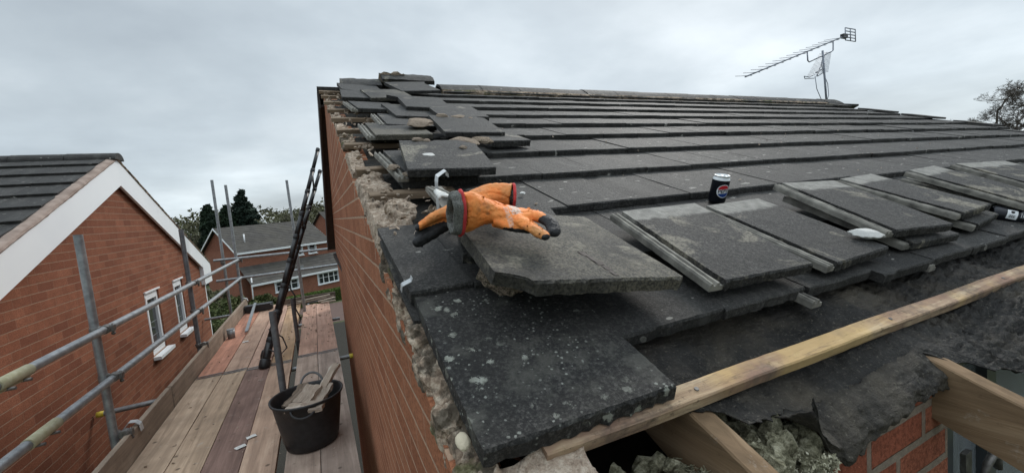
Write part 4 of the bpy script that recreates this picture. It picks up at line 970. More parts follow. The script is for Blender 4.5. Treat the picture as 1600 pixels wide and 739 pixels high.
BM = [((0.473, 0.344, 0.245), (0.656, 0.499, 0.372)), ((0.434, 0.314, 0.220), (0.616, 0.464, 0.337)), ((0.224, 0.142, 0.116), (0.341, 0.225, 0.186)), ((0.446, 0.303, 0.220), (0.604, 0.440, 0.326)), ((0.407, 0.309, 0.250), (0.564, 0.446, 0.366)), ((0.355, 0.279, 0.233), (0.512, 0.409, 0.349)),
      ((0.525, 0.256, 0.175), (0.656, 0.344, 0.245)), ((0.434, 0.285, 0.209), (0.578, 0.404, 0.302)), ((0.473, 0.303, 0.227), (0.616, 0.416, 0.314)), ((0.473, 0.309, 0.186), (0.604, 0.416, 0.314)), ((0.486, 0.296, 0.220), (0.630, 0.416, 0.314)), ((0.473, 0.291, 0.220), (0.604, 0.404, 0.314))]
for i, (a, b) in enumerate(BM): MT['bd%d' % i] = bmat('scaffold_board_wood_%d' % i, a, b)
names_near = ['near board beside the left toe board, pale and knotty', 'near board second from the toe board', 'dark brown near board in the middle of the platform', 'near board just left of the black gap', 'near board that carries the black bucket, right of the gap', 'near board next to our gable wall']
names_far = ['far reddish board beside the toe board under the grey pot', 'far board second from the toe board, under the broom handle', 'far board third from the toe board', 'far board left of the gap at the ladder foot', 'far pinkish board just right of the gap', 'far pinkish board nearest the gable wall']
for i, (a, b) in enumerate(edges):
    j = [5.36, 5.34, 5.30, 5.28, 5.36, 5.34][i]; e_ = [9.25, 9.25, 9.2, 9.0, 8.62, 8.55][i]
    board(a, b, .6, j - .006, names_near[i], i + 1, 'bd%d' % i); board(a + (.004 if i != 5 else 0), b, j + .006, e_, names_far[i], i + 11, 'bd%d' % (i + 6))
for i, (a, b) in enumerate(edges):
    for y, d in ((([5.36, 5.34, 5.30, 5.28, 5.36, 5.34][i]) - .028, 0), (([5.36, 5.34, 5.30, 5.28, 5.36, 5.34][i]) + .028, 1)):
        bm = bmn(); box(bm, (a + .002, y - .014, PZ + .0035 + CAMZ), (b - .002, y + .014, PZ + .0055 + CAMZ)); bb = [o for o in COL.objects if o.name.startswith('scaffold_board')][i * 2 + d]; q = fin('end_band', bm, MT['steel_dark']); q.parent = bb

def toeb(y0, y1, label, seed):
    bm = bmn(); rnd = random.Random(seed); n = 30; R = []
    for j in range(n + 1):
        y = y0 + (y1 - y0) * j / n; w_ = .004 * mnoise.noise(Vector((seed, y, 0)))
        R.append([bm.verts.new(C(x + w_, y, z)) for x, z in ((-1.356, PZ - .03), (-1.318, PZ - .03), (-1.318, PZ + .192), (-1.321, PZ + .195), (-1.353, PZ + .195), (-1.356, PZ + .192))])
    for j in range(n):
        for k in range(6): bm.faces.new((R[j][k], R[j][(k+1) % 6], R[j+1][(k+1) % 6], R[j+1][k]))
    bm.faces.new(R[0][::-1]); bm.faces.new(R[-1]); bmesh.ops.recalc_face_normals(bm, faces=bm.faces[:]); tag(fin('toe_board', bm, MT['toe']), label, 'toe board', 'toe boards')
toeb(.6, 4.62, 'near toe board standing on edge along the left side of the platform', 3)
toeb(4.64, 9.3, 'far toe board standing on edge, ending at the far corner pole', 5)
# bracket clip on the toe board by the first pole
bm = bmn(); strip(bm, [C(-1.40, 3.86, PZ + .19), C(-1.37, 3.87, PZ + .225), C(-1.33, 3.86, PZ + .222), C(-1.31, 3.86, PZ + .20), C(-1.305, 3.86, PZ + .15)], .05, (0, 1, 0)); o = fin('board_clip', bm, alu); o.modifiers.new('s', 'SOLIDIFY').thickness = .004; tag(o, 'shiny metal clip over the toe board beside the nearest left pole', 'metal clip')
bm = bmn(); strip(bm, [C(-1.40, 9.25, PZ + .19), C(-1.36, 9.25, PZ + .22), C(-1.31, 9.25, PZ + .2), C(-1.30, 9.25, PZ + .16)], .06, (0, 1, 0)); o = fin('board_clip', bm, alu); o.modifiers.new('s', 'SOLIDIFY').thickness = .004; tag(o, 'metal clip at the far end of the toe board', 'metal clip')
# inner edge: pale plastic strip under the last board
for k, (y0, y1) in enumerate([(2.2, 3.1), (3.15, 3.75), (3.8, 4.35), (4.4, 5.1), (5.35, 6.2), (6.3, 7.6)]):
    bm = bmn(); box(bm, (.105, y0, PZ - .075), (.125, y1, PZ - .045)); bmesh.ops.bevel(bm, geom=bm.edges[:], offset=.003, segments=1); o = fin('plastic_strip', bm, MT['black_plastic'] if k < 1 else MT['white_rough']); bmesh
    tag(o, ['black plastic strip nearest along the inner edge of the boards', 'first white plastic strip below the inner board edge', 'second white plastic strip below the inner board edge', 'third white plastic strip, by the yellow-capped tube end', 'white plastic strip beyond the yellow-capped tube end', 'farthest white plastic strip by the gable wall'][k], 'plastic strip', 'strips along the inner board edge')

# bucket with offcuts
def bucket():
    cx_, cy_ = -.185, 3.22; zb = PZ + .004; A = empty('rubble_bucket', C(cx_, cy_, PZ), 'black rubber builders bucket full of wood offcuts on the scaffold boards', 'bucket')
    bm = bmn(); seg = 48
    prof = [(.0, 0), (.150, 0), (.168, .008), (.180, .06), (.200, .20), (.216, .325), (.228, .335), (.230, .347), (.222, .350), (.212, .340), (.196, .20), (.176, .06), (.160, .02), (0, .02)]
    R = []
    for r, z in prof:
        R.append([bm.verts.new(C(cx_ + r * math.cos(2*PI*k/seg) * (1 + .03 * math.cos(4*PI*k/seg) * z * 3), cy_ + r * math.sin(2*PI*k/seg) * (1 - .03 * math.cos(4*PI*k/seg) * z * 3), zb + z + (.004 * math.sin(6*PI*k/seg) if z > .3 else 0))) for k in range(seg)])
    for a, b in zip(R, R[1:]):
        for k in range(seg): f = bm.faces.new((a[k], a[(k+1) % seg], b[(k+1) % seg], b[k])); f.smooth = True
    bmesh.ops.remove_doubles(bm, verts=bm.verts[:], dist=.0001)
    fin('tub', bm, MT['black_plastic'], A)
    bm = bmn(); pts = []
    for k in range(17):
        t = PI * k / 16; pts.append(C(cx_ + .03 + .075 * math.cos(t), cy_ + .19 + .05 * math.sin(t), zb + .335 + .075 * math.sin(t)))
    tube(bm, pts, .009, 8); fin('handle', bm, simple('grey_rope', (0.10, 0.10, 0.10), (0.20, 0.20, 0.20), 60, 0.8), A)
    bm = bmn(); pts = []
    for k in range(17):
        t = PI * k / 16; pts.append(C(cx_ - .02 + .075 * math.cos(t), cy_ - .205 - .04 * math.sin(t), zb + .33 - .05 * math.sin(t)))
    tube(bm, pts, .009, 8); fin('handle', bm, MT['black_plastic'], A)
    offs = [((-.30, 3.10, -1.22), (-.08, 3.02, -1.235), .075, .03, 'scrap', 'pale wet-looking offcut at the front of the bucket'),
            ((-.16, 3.14, -1.26), (.03, 3.40, -1.10), .042, .028, 'scrap', 'long grey stick leaning out of the right of the bucket'),
            ((-.27, 3.22, -1.27), (-.20, 3.34, -1.17), .06, .02, 'scrap_dark', 'dark upright offcut at the back of the bucket'),
            ((-.22, 3.13, -1.23), (-.13, 3.26, -1.18), .085, .04, 'scrap', 'short blocky offcut in the middle of the bucket'),
            ((-.13, 3.12, -1.24), (-.05, 3.26, -1.19), .07, .03, 'scrap', 'brownish offcut under the long stick'),
            ((-.33, 3.20, -1.25), (-.22, 3.30, -1.20), .04, .02, 'scrap_dark', 'dark chip against the left rim of the bucket'),
            ((-.30, 3.06, -1.26), (-.16, 3.03, -1.25), .025, .02, 'scrap', 'small pale chip at the front left rim of the bucket')]
    for k, (a, b, w_, t, mt, lb) in enumerate(offs):
        a, b = C(*a), C(*b); d = b - a; L = d.length; q = d.to_track_quat('X', 'Z').to_matrix().to_4x4(); bm = bmn(); box(bm, (0, -w_/2*1.4, -t/2), (L, w_/2*1.4, t/2)); bmesh.ops.subdivide_edges(bm, edges=bm.edges[:], cuts=7, use_grid_fill=True)
        for v in bm.verts: v.co += mnoise.noise_vector(v.co * 22 + Vector((k * 5, 0, 0))) * .010 + mnoise.noise_vector(v.co * 90) * .003
        o = fin('wood_offcut', bm, MT[mt]); o.matrix_world = Matrix.Translation(a) @ q; tag(o, lb, 'wood offcut', 'wood offcuts in the bucket')
    # rubble infill
    bm = bmn(); bmesh.ops.create_icosphere(bm, subdivisions=5, radius=1, matrix=Matrix.Translation(C(cx_, cy_, PZ + .20)) @ Matrix.Diagonal((.18, .18, .07, 1)))
    for v in bm.verts: v.co += mnoise.noise_vector(v.co * 22) * .03
    tag(fin('rubble', bm, MT['scrap_dark']), 'dusty rubble filling the bucket under the offcuts', 'rubble')
bucket()

# ladder
def ladder():
    A = empty('telescopic_ladder', C(-.69, 5.2, PZ), 'black telescopic ladder leaning from the boards up to the gable bargeboard', 'ladder')
    foot = Vector((-.68, 5.22, PZ)); top = Vector((.16, 6.15, .93)); d = top - foot; side = Vector((-.022, .36, 0))
    side = side - d.normalized() * side.dot(d.normalized()) * 0
    for q, off in enumerate((Vector((0, 0, 0)), side * 1.0)):
        f = foot + off; t = top + off + (Vector((-.0, 0, 0)) if q == 0 else Vector((.02, -.1, -.26))); dd = t - f; N_ = 9; bm = bmn()
        for k in range(N_):
            a = f + dd * (k / N_); b = f + dd * ((k + 1) / N_); r = .040 - .0022 * k
            tube(bm, [C(*a), C(*b)], r, 16)
        fin('rail', bm, MT['black_metal'], A)
        for k in range(1, N_ + 1):
            bm = bmn(); a = f + dd * (k / N_); r = .0455 - .0022 * k; u = dd.normalized(); tube(bm, [C(*(a - u * .03)), C(*(a - u * .026)), C(*(a + u * .02)), C(*(a + u * .024))], [r - .004, r, r, r - .004], 16)
            fin('collar', bm, MT['black_plastic'], A)
        bm = bmn(); u = dd.normalized(); tube(bm, [C(*(f - u * .0)), C(*(f + u * .03)), C(*(f + u * .09)), C(*(f + u * .10))], [.050, .056, .056, .045], 18); fin('rubber_foot', bm, MT['black_plastic'], A)
    for k in (2, 4, 6, 8):
        a = foot + d * (k / 9) - d.normalized() * .03; b = foot + side + (d + Vector((.02, -.1, -.26))) * (k / 9) - d.normalized() * .03; bm = bmn(); tube(bm, [C(*a), C(*b)], .011, 8); fin('rung', bm, MT['black_metal'], A)
    bm = bmn(); p = foot + d * .33 + Vector((.05, -.02, 0)); tube(bm, [C(*p), C(*(p + Vector((.05, 0, -.12)))), C(*(p + Vector((.04, 0, -.28)))), C(*(p + Vector((.08, 0, -.40)))), C(*(p + Vector((.06, 0, -.46))))], .009, 6); fin('strap', bm, MT['black_plastic'], A); bm = bmn()
    tube(bm, [C(*(foot + Vector((.10, 0, .42)))), C(*(foot + Vector((.22, 0, .30)))), C(*(foot + Vector((.25, -.02, .18)))), C(*(foot + Vector((.18, -.02, .12)))), C(*(foot + Vector((.08, -.02, .2))))], .008, 6); fin('strap', bm, MT['black_plastic'], A)
ladder()

# broom, pot, scraps, slats on the platform
A = empty('broom', C(-1.15, 8.9, PZ), 'black-headed broom with a flat grey handle lying by the far toe board', 'broom')
bm = bmn(); box(bm, (-1.30, 8.74, PZ + .02 + CAMZ), (-.86, 8.92, PZ + .13 + CAMZ)); bmesh.ops.bevel(bm, geom=bm.edges[:], offset=.03, segments=3); fin('broom_head', bm, MT['black_plastic'], A)
bm = bmn(); box(bm, (-.02, -.9, -.01), (.02, .9, .01), Matrix.Translation(C(-1.10, 7.95, PZ + .10)) @ Matrix.Rotation(.04, 4, 'Z') @ Matrix.Rotation(.06, 4, 'X')); fin('handle', bm, MT['tube'], A)
bm = bmn(); tube(bm, [C(-1.24, 7.0, PZ), C(-1.24, 7.0, PZ + .13)], [.045, .05], 20, True); tube(bm, [C(-1.24, 7.0, PZ + .128), C(-1.24, 7.0, PZ + .134)], [.052, .052], 20); tag(fin('grey_pot', bm, MT['tube']), 'small grey plastic pot on the boards against the far toe board', 'pot')
for k, (x, y, rz, lb) in enumerate([(-.655, 3.44, .5, 'white paper scrap on the dark board, the lower of the pair'), (-.60, 3.56, .3, 'white paper scrap on the dark board, the upper of the pair'), (-1.02, 6.6, .2, 'tiny white chip on the far boards')]):
    bm = bmn(); box(bm, (-.032, -.02, 0), (.032, .02, .002)); bmesh.ops.subdivide_edges(bm, edges=bm.edges[:], cuts=3, use_grid_fill=True); rough_edges(bm, .006, 20, k); o = fin('paper_scrap', bm, MT['white_rough']); o.matrix_world = Matrix.Translation(C(x, y, PZ + .008)) @ Matrix.Rotation(rz, 4, 'Z'); tag(o, lb, 'paper scrap', 'paper scraps on the boards')
for k, (x0, y0, x1, y1, z, lb, mt) in enumerate([(-.55, 8.72, .05, 8.78, .03, 'dark long slat lying across the far boards', 'scrap_dark'), (-.45, 8.84, .12, 8.98, .05, 'pale thin slat resting across the others at the far end', 'scrap'), (-.5, 8.95, .18, 8.86, .03, 'brown slat crossed under the pale thin one', 'scrap_dark'), (-.1, 8.60, .2, 8.70, .03, 'short slat by the far end of the gable wall', 'scrap'), (-.62, 8.62, -.25, 8.60, .05, 'dark stub of timber right of the broom', 'scrap_dark'), (-.05, 8.5, .19, 8.42, .02, 'pale short end of wood beside the wall', 'scrap')]):
    a, b = C(x0, y0, PZ + z), C(x1, y1, PZ + z + .015); d = b - a; bm = bmn(); box(bm, (0, -.025, -.012), (d.length, .025, .012)); o = fin('loose_lath', bm, MT[mt]); o.matrix_world = Matrix.Translation(a) @ d.to_track_quat('X', 'Z').to_matrix().to_4x4(); tag(o, lb, 'lath', 'laths at the far end of the platform')
bm = bmn(); box(bm, (-.75, 9.02, PZ - .02 + CAMZ), (.22, 9.06, PZ + .10 + CAMZ)); bmesh.ops.bevel(bm, geom=bm.edges[:], offset=.01); tag(fin('loose_plank', bm, MT['toe_far']), 'dark plank on edge behind the slats at the far platform end', 'plank')

# ================================================================== CANS
def can(mtx, label, crushed=False):
    A = empty('drink_can', (0, 0, 0), label, 'drink can'); A.matrix_world = mtx
    navy = (0.010, 0.011, 0.016)
    m = M('can_print', 0.28, 0.35, 0.5); m.color(navy)
    R_ = .033; prof = [(.024, .003), (.026, 0), (.029, .004), (R_, .012), (R_, .097)]
    def lathe(prof, mat, name, seg=40):
        bm = bmn(); rr = [[bm.verts.new((r * math.cos(2*PI*k/seg), r * math.sin(2*PI*k/seg), z)) for k in range(seg)] for r, z in prof]
        for a, b in zip(rr, rr[1:]):
            for k in range(seg): bm.faces.new((a[k], a[(k+1) % seg], b[(k+1) % seg], b[k])).smooth = True
        o = fin(name, bm, mat); o.parent = A; return o
    lathe(prof, m.m, 'can_body')
    al = simple('can_lid', (0.55, 0.57, 0.58), (0.68, 0.70, 0.70), 20, 0.35, 0.6, 0.5)
    lathe([(R_ + .0002, .097), (.0325, .099), (.0295, .106), (.0275, .109), (.0285, .111), (.0290, .114), (.0275, .115), (.0262, .113), (.0255, .110), (0.0001, .110)], al, 'lid')
    bm = bmn(); tube(bm, [(-.004, 0, .1112), (.014, 0, .1118)], [.006, .008], 12, flat=.18); o = fin('ring_pull', bm, al); o.parent = A
    return A, R_
def wrap(bm, pts, faces, R_, zc, off, mi=0):
    vs = [bm.verts.new(((R_ + off) * math.sin(x / R_), -(R_ + off) * math.cos(x / R_), zc + y)) for x, y in pts]
    for f in faces:
        try: q = bm.faces.new([vs[i] for i in f]); q.material_index = mi
        except ValueError: pass
def disc_pts(R, cond, n=44):
    pts = {}; P = []; F = []
    for i in range(n + 1):
        for j in range(n + 1):
            x = (i / n - .5) * 2 * R; y = (j / n - .5) * 2 * R; pts[i, j] = len(P); P.append((x, y))
    for i in range(n):
        for j in range(n):
            cx_, cy_ = P[pts[i, j]][0] + R / n, P[pts[i, j]][1] + R / n
            if cx_ * cx_ + cy_ * cy_ < R * R and cond(cx_ / R, cy_ / R): F.append((pts[i, j], pts[i+1, j], pts[i+1, j+1], pts[i, j+1]))
    return P, F
CANM = ROOF.to_4x4() @ Matrix.Rotation(math.radians(0), 4, 'Z')
A, R_ = can(Matrix.Translation(RP(1.485, 1.06, -.022)) @ ROOF @ Matrix.Rotation(-.07, 4, 'X') @ Matrix.Rotation(math.radians(8), 4, 'Z'), 'black cola can with a round red, white and blue emblem standing on the roof')
red = M('can_red', .35); red.color((.50, .02, .03)); wht = M('can_white', .35); wht.color((.72, .74, .76)); blu = M('can_blue', .35); blu.color((.015, .05, .22)); blk = M('can_black', .35); blk.color((.008, .008, .012))
bm = bmn(); Rr = .0265
P_, F_ = disc_pts(Rr, lambda x, y: True, 60); wrap(bm, P_, F_, R_, .056, .0003)
wave = lambda x: .34 + .12 * math.sin(x * 2.4)
P_, F_ = disc_pts(Rr * .90, lambda x, y: y > .36 + .16 * x, 60); wrap(bm, P_, F_, R_, .056, .0006, 1)
P_, F_ = disc_pts(Rr * .90, lambda x, y: y < -.36 + .16 * x, 60); wrap(bm, P_, F_, R_, .056, .0006, 2)
o = fin('emblem', bm, [wht.m, red.m, blu.m]); o.parent = A
cu = bpy.data.curves.new('t', 'FONT'); cu.body = 'PEPSI'; cu.size = .0185; cu.align_x = 'CENTER'; cu.align_y = 'CENTER'; cu.offset = .0004; cu.resolution_u = 3
to = bpy.data.objects.new('t', cu); COL.objects.link(to); bpy.context.view_layer.update(); me = to.evaluated_get(bpy.context.evaluated_depsgraph_get()).to_mesh()
bm = bmn(); bm.from_mesh(me); bmesh.ops.subdivide_edges(bm, edges=[e_ for e_ in bm.edges if e_.calc_length() > .004], cuts=2)
for v in bm.verts: x, y = v.co.x * 1.05, v.co.y; v.co = Vector(((R_ + .0009) * math.sin(x / R_), -(R_ + .0009) * math.cos(x / R_), .056 + y + .16 * x))
o = fin('lettering', bm, blk.m); o.parent = A; bpy.data.objects.remove(to)
EMB_ROT = -28
for ch in A.children:
    if ch.name.startswith(('emblem', 'lettering')): ch.rotation_euler = (0, 0, math.radians(EMB_ROT))
zc = Vector((.55, -.835, 0)).normalized(); yc = -(Vector((-.93, -.2, .45)) - zc * zc.dot(Vector((-.93, -.2, .45)))).normalized(); xc = yc.cross(zc)
CAN2 = Matrix(((xc.x, yc.x, zc.x, 0), (xc.y, yc.y, zc.y, 0), (xc.z, yc.z, zc.z, 0), (0, 0, 0, 1)))
# second can, lying on its side under the loose tile
A, R_ = can(Matrix.Translation(RP(2.60, .585, .010)) @ ROOF @ CAN2 , 'black can with a white barcode panel lying on its side under a loose tile')
bm = bmn()
P_ = [(-.02 + .04 * i / 20, -.016 + .032 * j / 4) for j in range(5) for i in range(21)]; F_ = [(j * 21 + i, j * 21 + i + 1, (j + 1) * 21 + i + 1, (j + 1) * 21 + i) for j in range(4) for i in range(20)]
wrap(bm, P_, F_, R_, .055, .0004)
for k in range(11):
    y = -.010 + k * .0018; wd = .0005 + .0004 * (k * 7 % 3)
    P_ = [(.002 + .012 * i / 8, y + (wd if j else 0)) for j in range(2) for i in range(9)]; F_ = [(i, i + 1, 9 + i + 1, 9 + i) for i in range(8)]; wrap(bm, P_, F_, R_, .055, .0008, 1)
P_, F_ = disc_pts(.006, lambda x, y: True, 16); P_ = [(x - .010, y) for x, y in P_]; wrap(bm, P_, F_, R_, .055, .0008, 1)
for k in range(3): 
    P_ = [(-.012 + .02 * i / 8, .026 + k * .006 + (.0012 if j else 0)) for j in range(2) for i in range(9)]; wrap(bm, P_, [(i, i + 1, 9 + i + 1, 9 + i) for i in range(8)], R_, .055, .0006, 0)
o = fin('barcode_label', bm, [wht.m, blk.m]); o.parent = A

# ================================================================== GLOVES
def glove(name, label, hand, cuffp, wdir, seed):
    """hand: list of (pts, radii (a,b)) skinned chains merged into one surface; cuffp: hem ring data"""
    bm = bmn()
    for pts, rad, up in hand: 
        # resample smooth path
        P = [RP(*p) for p in pts]; n = len(P); Q = []; Rr = []
        for i in range(n - 1):
            p0, p1, p2, p3 = P[max(i-1, 0)], P[i], P[i+1], P[min(i+2, n-1)]
            for k in range(6):
                t = k / 6; Q.append(.5 * ((2 * p1) + (p2 - p0) * t + (2*p0 - 5*p1 + 4*p2 - p3) * t * t + (3*p1 - p0 - 3*p2 + p3) * t ** 3)); Rr.append(tuple(rad[i][j] * (1 - t) + rad[i+1][j] * t for j in (0, 1)))
        Q.append(P[-1]); Rr.append(rad[-1])
        # rounded ends
        dv = (Q[-1] - Q[-2]).normalized(); rr = Rr[-1]
        for a in (.35, .7, .9): Q.append(P[-1] + dv * rr[1] * a); Rr.append((rr[0] * math.sqrt(1 - a * a), rr[1] * math.sqrt(1 - a * a)))
        tube(bm, Q, Rr, 20, True, up=up)
    me = bpy.data.meshes.new('g'); bm.to_mesh(me); bm.free(); o = bpy.data.objects.new('g', me); COL.objects.link(o)
    md = o.modifiers.new('r', 'REMESH'); md.mode = 'VOXEL'; md.voxel_size = .0022; md.use_smooth_shade = True
    sm = o.modifiers.new('s', 'SMOOTH'); sm.factor = .5; sm.iterations = 5
    bpy.context.view_layer.update(); dg = bpy.context.evaluated_depsgraph_get(); me2 = bpy.data.meshes.new_from_object(o.evaluated_get(dg)); bpy.data.objects.remove(o)
    return me2
def deform(me, fn):
    for v in me.vertices: v.co = fn(v.co.copy(), v.normal.copy())
Nn = tuple(N)
def glove_mat(name):
    m = M(name, .62, 0, .35); v = m.co(rnd=False)
    c = m.ramp(m.noise(v, 35, 5, .6), [(.35, (.80, .20, .035)), (.65, (.90, .31, .08))])
    c = m.mix(m.ramp(m.noise(v, 11, 5, .65), [(.44, 0), (.68, .75)]), c, (.36, .20, .07))
    c = m.mix(m.ramp(m.noise(v, 28, 5, .6), [(.60, 0), (.74, .65)]), c, (.10, .07, .045))
    pr = m.attr('print'); c = m.mix(m.math('MULTIPLY', pr, m.ramp(m.noise(v, 240, 4, .6), [(.40, 0), (.50, .85)])), c, (.62, .58, .52))
    bk = m.attr('coat'); c = m.mix(m.ramp(bk, [(.45, 0), (.52, 1)]), c, m.ramp(m.noise(v, 90, 4), [(.3, (.010, .010, .012)), (.7, (.028, .028, .030))]))
    m.color(c); n_ = m.bump(m.noise(v, 420, 3), .0012, .7); m.bump(m.noise(v, 30, 5, .6, 1.0), .007, .8, n_); return m.m
GM = glove_mat('orange_glove_coating')
def paint(me, coatf, printf):
    a = me.attributes.new('coat', 'FLOAT', 'POINT'); b = me.attributes.new('print', 'FLOAT', 'POINT')
    for i, v in enumerate(me.vertices): a.data[i].value = coatf(v.co, v.normal); b.data[i].value = printf(v.co, v.normal)
def toroof(p):
    q = p - Vector((0, 0, CAMZ)); return q.x, q.dot(U), q.dot(N) + H0
def ring_loft(name, rings, mat, parent, closed_end=False):
    bm = bmn(); R = [[bm.verts.new(p) for p in r] for r in rings]; n = len(R[0])
    for a, b in zip(R, R[1:]):
        for k in range(n): bm.faces.new((a[k], a[(k+1) % n], b[(k+1) % n], b[k])).smooth = True
    if closed_end: bm.faces.new(R[-1])
    o = fin(name, bm, mat); o.parent = parent; return o
def cuff(parent, c, d, a_dir, ra, rb, ln, seed, lin_len):
    """red hem ring at c (opening faces d), grey lining rolled out of it"""
    c = RP(*c); d = Vector(d).normalized(); a = Vector(a_dir); a = (a - d * a.dot(d)).normalized(); b = d.cross(a)
    def ring(t, s, w=0.0): return [c + d * t + (a * math.cos(x) * ra * s + b * math.sin(x) * rb * s) * (1 + w * mnoise.noise(Vector((math.cos(x) * 2, math.sin(x) * 2, seed + t * 30)))) for x in [2*PI*k/48 for k in range(48)]]
    hemm = simple('red_hem', (.42, .03, .035), (.55, .06, .06), 60, .8, bump=.001, bscale=300)
    ring_loft('hem', [ring(-.004, .97, .1), ring(-.003, 1.04, .1), ring(0, 1.06, .1), ring(.003, 1.04, .1), ring(.004, .96, .1)], hemm, parent)
    lm = M('grey_knit_lining', .95, 0, .1); v = lm.co(rnd=False); f = lm.noise(v, 320, 3, .7); lm.color(lm.ramp(f, [(.35, (.085, .085, .08)), (.65, (.24, .24, .225))])); lm.bump(f, .0025, 1)
    L = lin_len; ring_loft('lining', [ring(.0, .97, .1), ring(L * .3, 1.0, .22), ring(L * .7, .98, .28), ring(L * .95, .93, .3), ring(L, .84, .3), ring(L * .96, .70, .3), ring(L * .7, .62, .35), ring(L * .2, .55, .35), ring(-.03, .45, .3)], lm.m, parent, True)
# front glove: cuff to the left, fingers to the right on the sandy tile
g1 = [([(.288, .790, .158), (.315, .795, .158), (.350, .795, .155), (.385, .787, .150), (.415, .768, .147)], [(.025, .050), (.029, .046), (.034, .030), (.035, .021), (.030, .018)], Nn),
      ([(.400, .760, .148), (.416, .722, .146), (.425, .695, .142), (.430, .668, .140)], [(.022, .013), (.019, .011), (.017, .011), (.014, .010)], Nn),
      ([(.420, .768, .150), (.450, .742, .154), (.466, .712, .151), (.458, .676, .143)], [(.021, .013), (.019, .012), (.018, .012), (.0155, .011)], Nn),
      ([(.425, .785, .147), (.460, .768, .146), (.478, .740, .142), (.472, .706, .137)], [(.014, .014), (.013, .013), (.012, .012), (.011, .011)], Nn),
      ([(.36, .77, .140), (.395, .742, .134), (.425, .728, .130)], [(.018, .014), (.016, .012), (.012, .010)], Nn)]
me = glove('work_glove', '', g1, None, None, 1)
def def1(co, no):
    x, s, n = toroof(co); q = co.copy()
    
    r1 = 1 - abs(mnoise.noise(co * 24)) * 2.4; r2 = 1 - abs(mnoise.noise(co * 60)) * 2.4; q -= no * (.0036 * max(0, r1) ** 2 + .0012 * max(0, r2) ** 2)
    return q
deform(me, def1)
def coat1(co, no):
    x, s, n = toroof(co); nn = no.dot(N)
    tip = 1.0 if (s < .722 and x > .440) or (x > .462 and s < .75) else 0.0
    under = 1.0 if (n < .1365 and x > .37) else 0.0
    tip2 = 1.0 if s < .664 else 0.0
    return max(tip, under, tip2)
def print1(co, no):
    x, s, n = toroof(co); nn = no.dot(N)
    return 1.0 if (nn > .2 and (abs(x - .408) < .013 and abs(s - .770) < .016)) else (.55 if nn > .1 and abs(x - .386) < .005 and abs(s - .756) < .022 else 0.0)
paint(me, coat1, print1); me.materials.append(GM)
o1 = bpy.data.objects.new('work_glove', me); COL.objects.link(o1); tag(o1, 'front orange work glove with black fingertips, its grey-lined cuff opening towards the verge', 'work glove', 'pair of work gloves')
cuff(o1, (.286, .789, .158), XA * -1 + U * -.10, N, .051, .025, .03, 3, .024)
# rear glove: cuff to the right, fingers hanging over to the left
g2 = [([(.466, .905, .142), (.425, .930, .140), (.375, .925, .134), (.325, .890, .130), (.292, .870, .126)], [(.036, .034), (.038, .030), (.036, .024), (.034, .020), (.028, .017)], Nn),
      ([(.300, .868, .130), (.272, .877, .125), (.243, .893, .104), (.222, .902, .084)], [(.017, .013), (.016, .012), (.015, .011), (.012, .009)], Nn),
      ([(.312, .866, .122), (.281, .885, .092), (.247, .895, .066), (.222, .902, .046)], [(.020, .017), (.019, .016), (.0185, .016), (.016, .015)], Nn),
      ([(.300, .885, .118), (.270, .895, .102), (.245, .905, .080), (.228, .915, .060)], [(.017, .014), (.016, .014), (.015, .014), (.014, .013)], Nn)]
me = glove('work_glove', '', g2, None, None, 2)
def crease(co, no, k, sd):
    r1 = 1 - abs(mnoise.noise(co * 26 + Vector((sd, 0, 0)))) * 2.4; r2 = 1 - abs(mnoise.noise(co * 55 + Vector((sd, 3, 0)))) * 2.4
    return co - no * (k * max(0, r1) ** 3 + k * .5 * max(0, r2) ** 3) + no * .003 * mnoise.noise(co * 20)
deform(me, lambda co, no: crease(co, no, .0024, 5))
def coat2(co, no):
    x, s, n = toroof(co); nn = no.dot(N); ln = .128 - (.30 - x) * .52; return 1.0 if (x < .315 and n < ln - .010) or x < .222 else 0.0
paint(me, coat2, lambda co, no: 0.0); me.materials.append(GM)
o2 = bpy.data.objects.new('work_glove', me); COL.objects.link(o2); tag(o2, 'rear orange work glove under the front one, cuff to the right, black fingers hanging left', 'work glove', 'pair of work gloves')
cuff(o2, (.470, .903, .142), XA * 1 + U * -.35, N, .033, .036, .03, 6, .004)

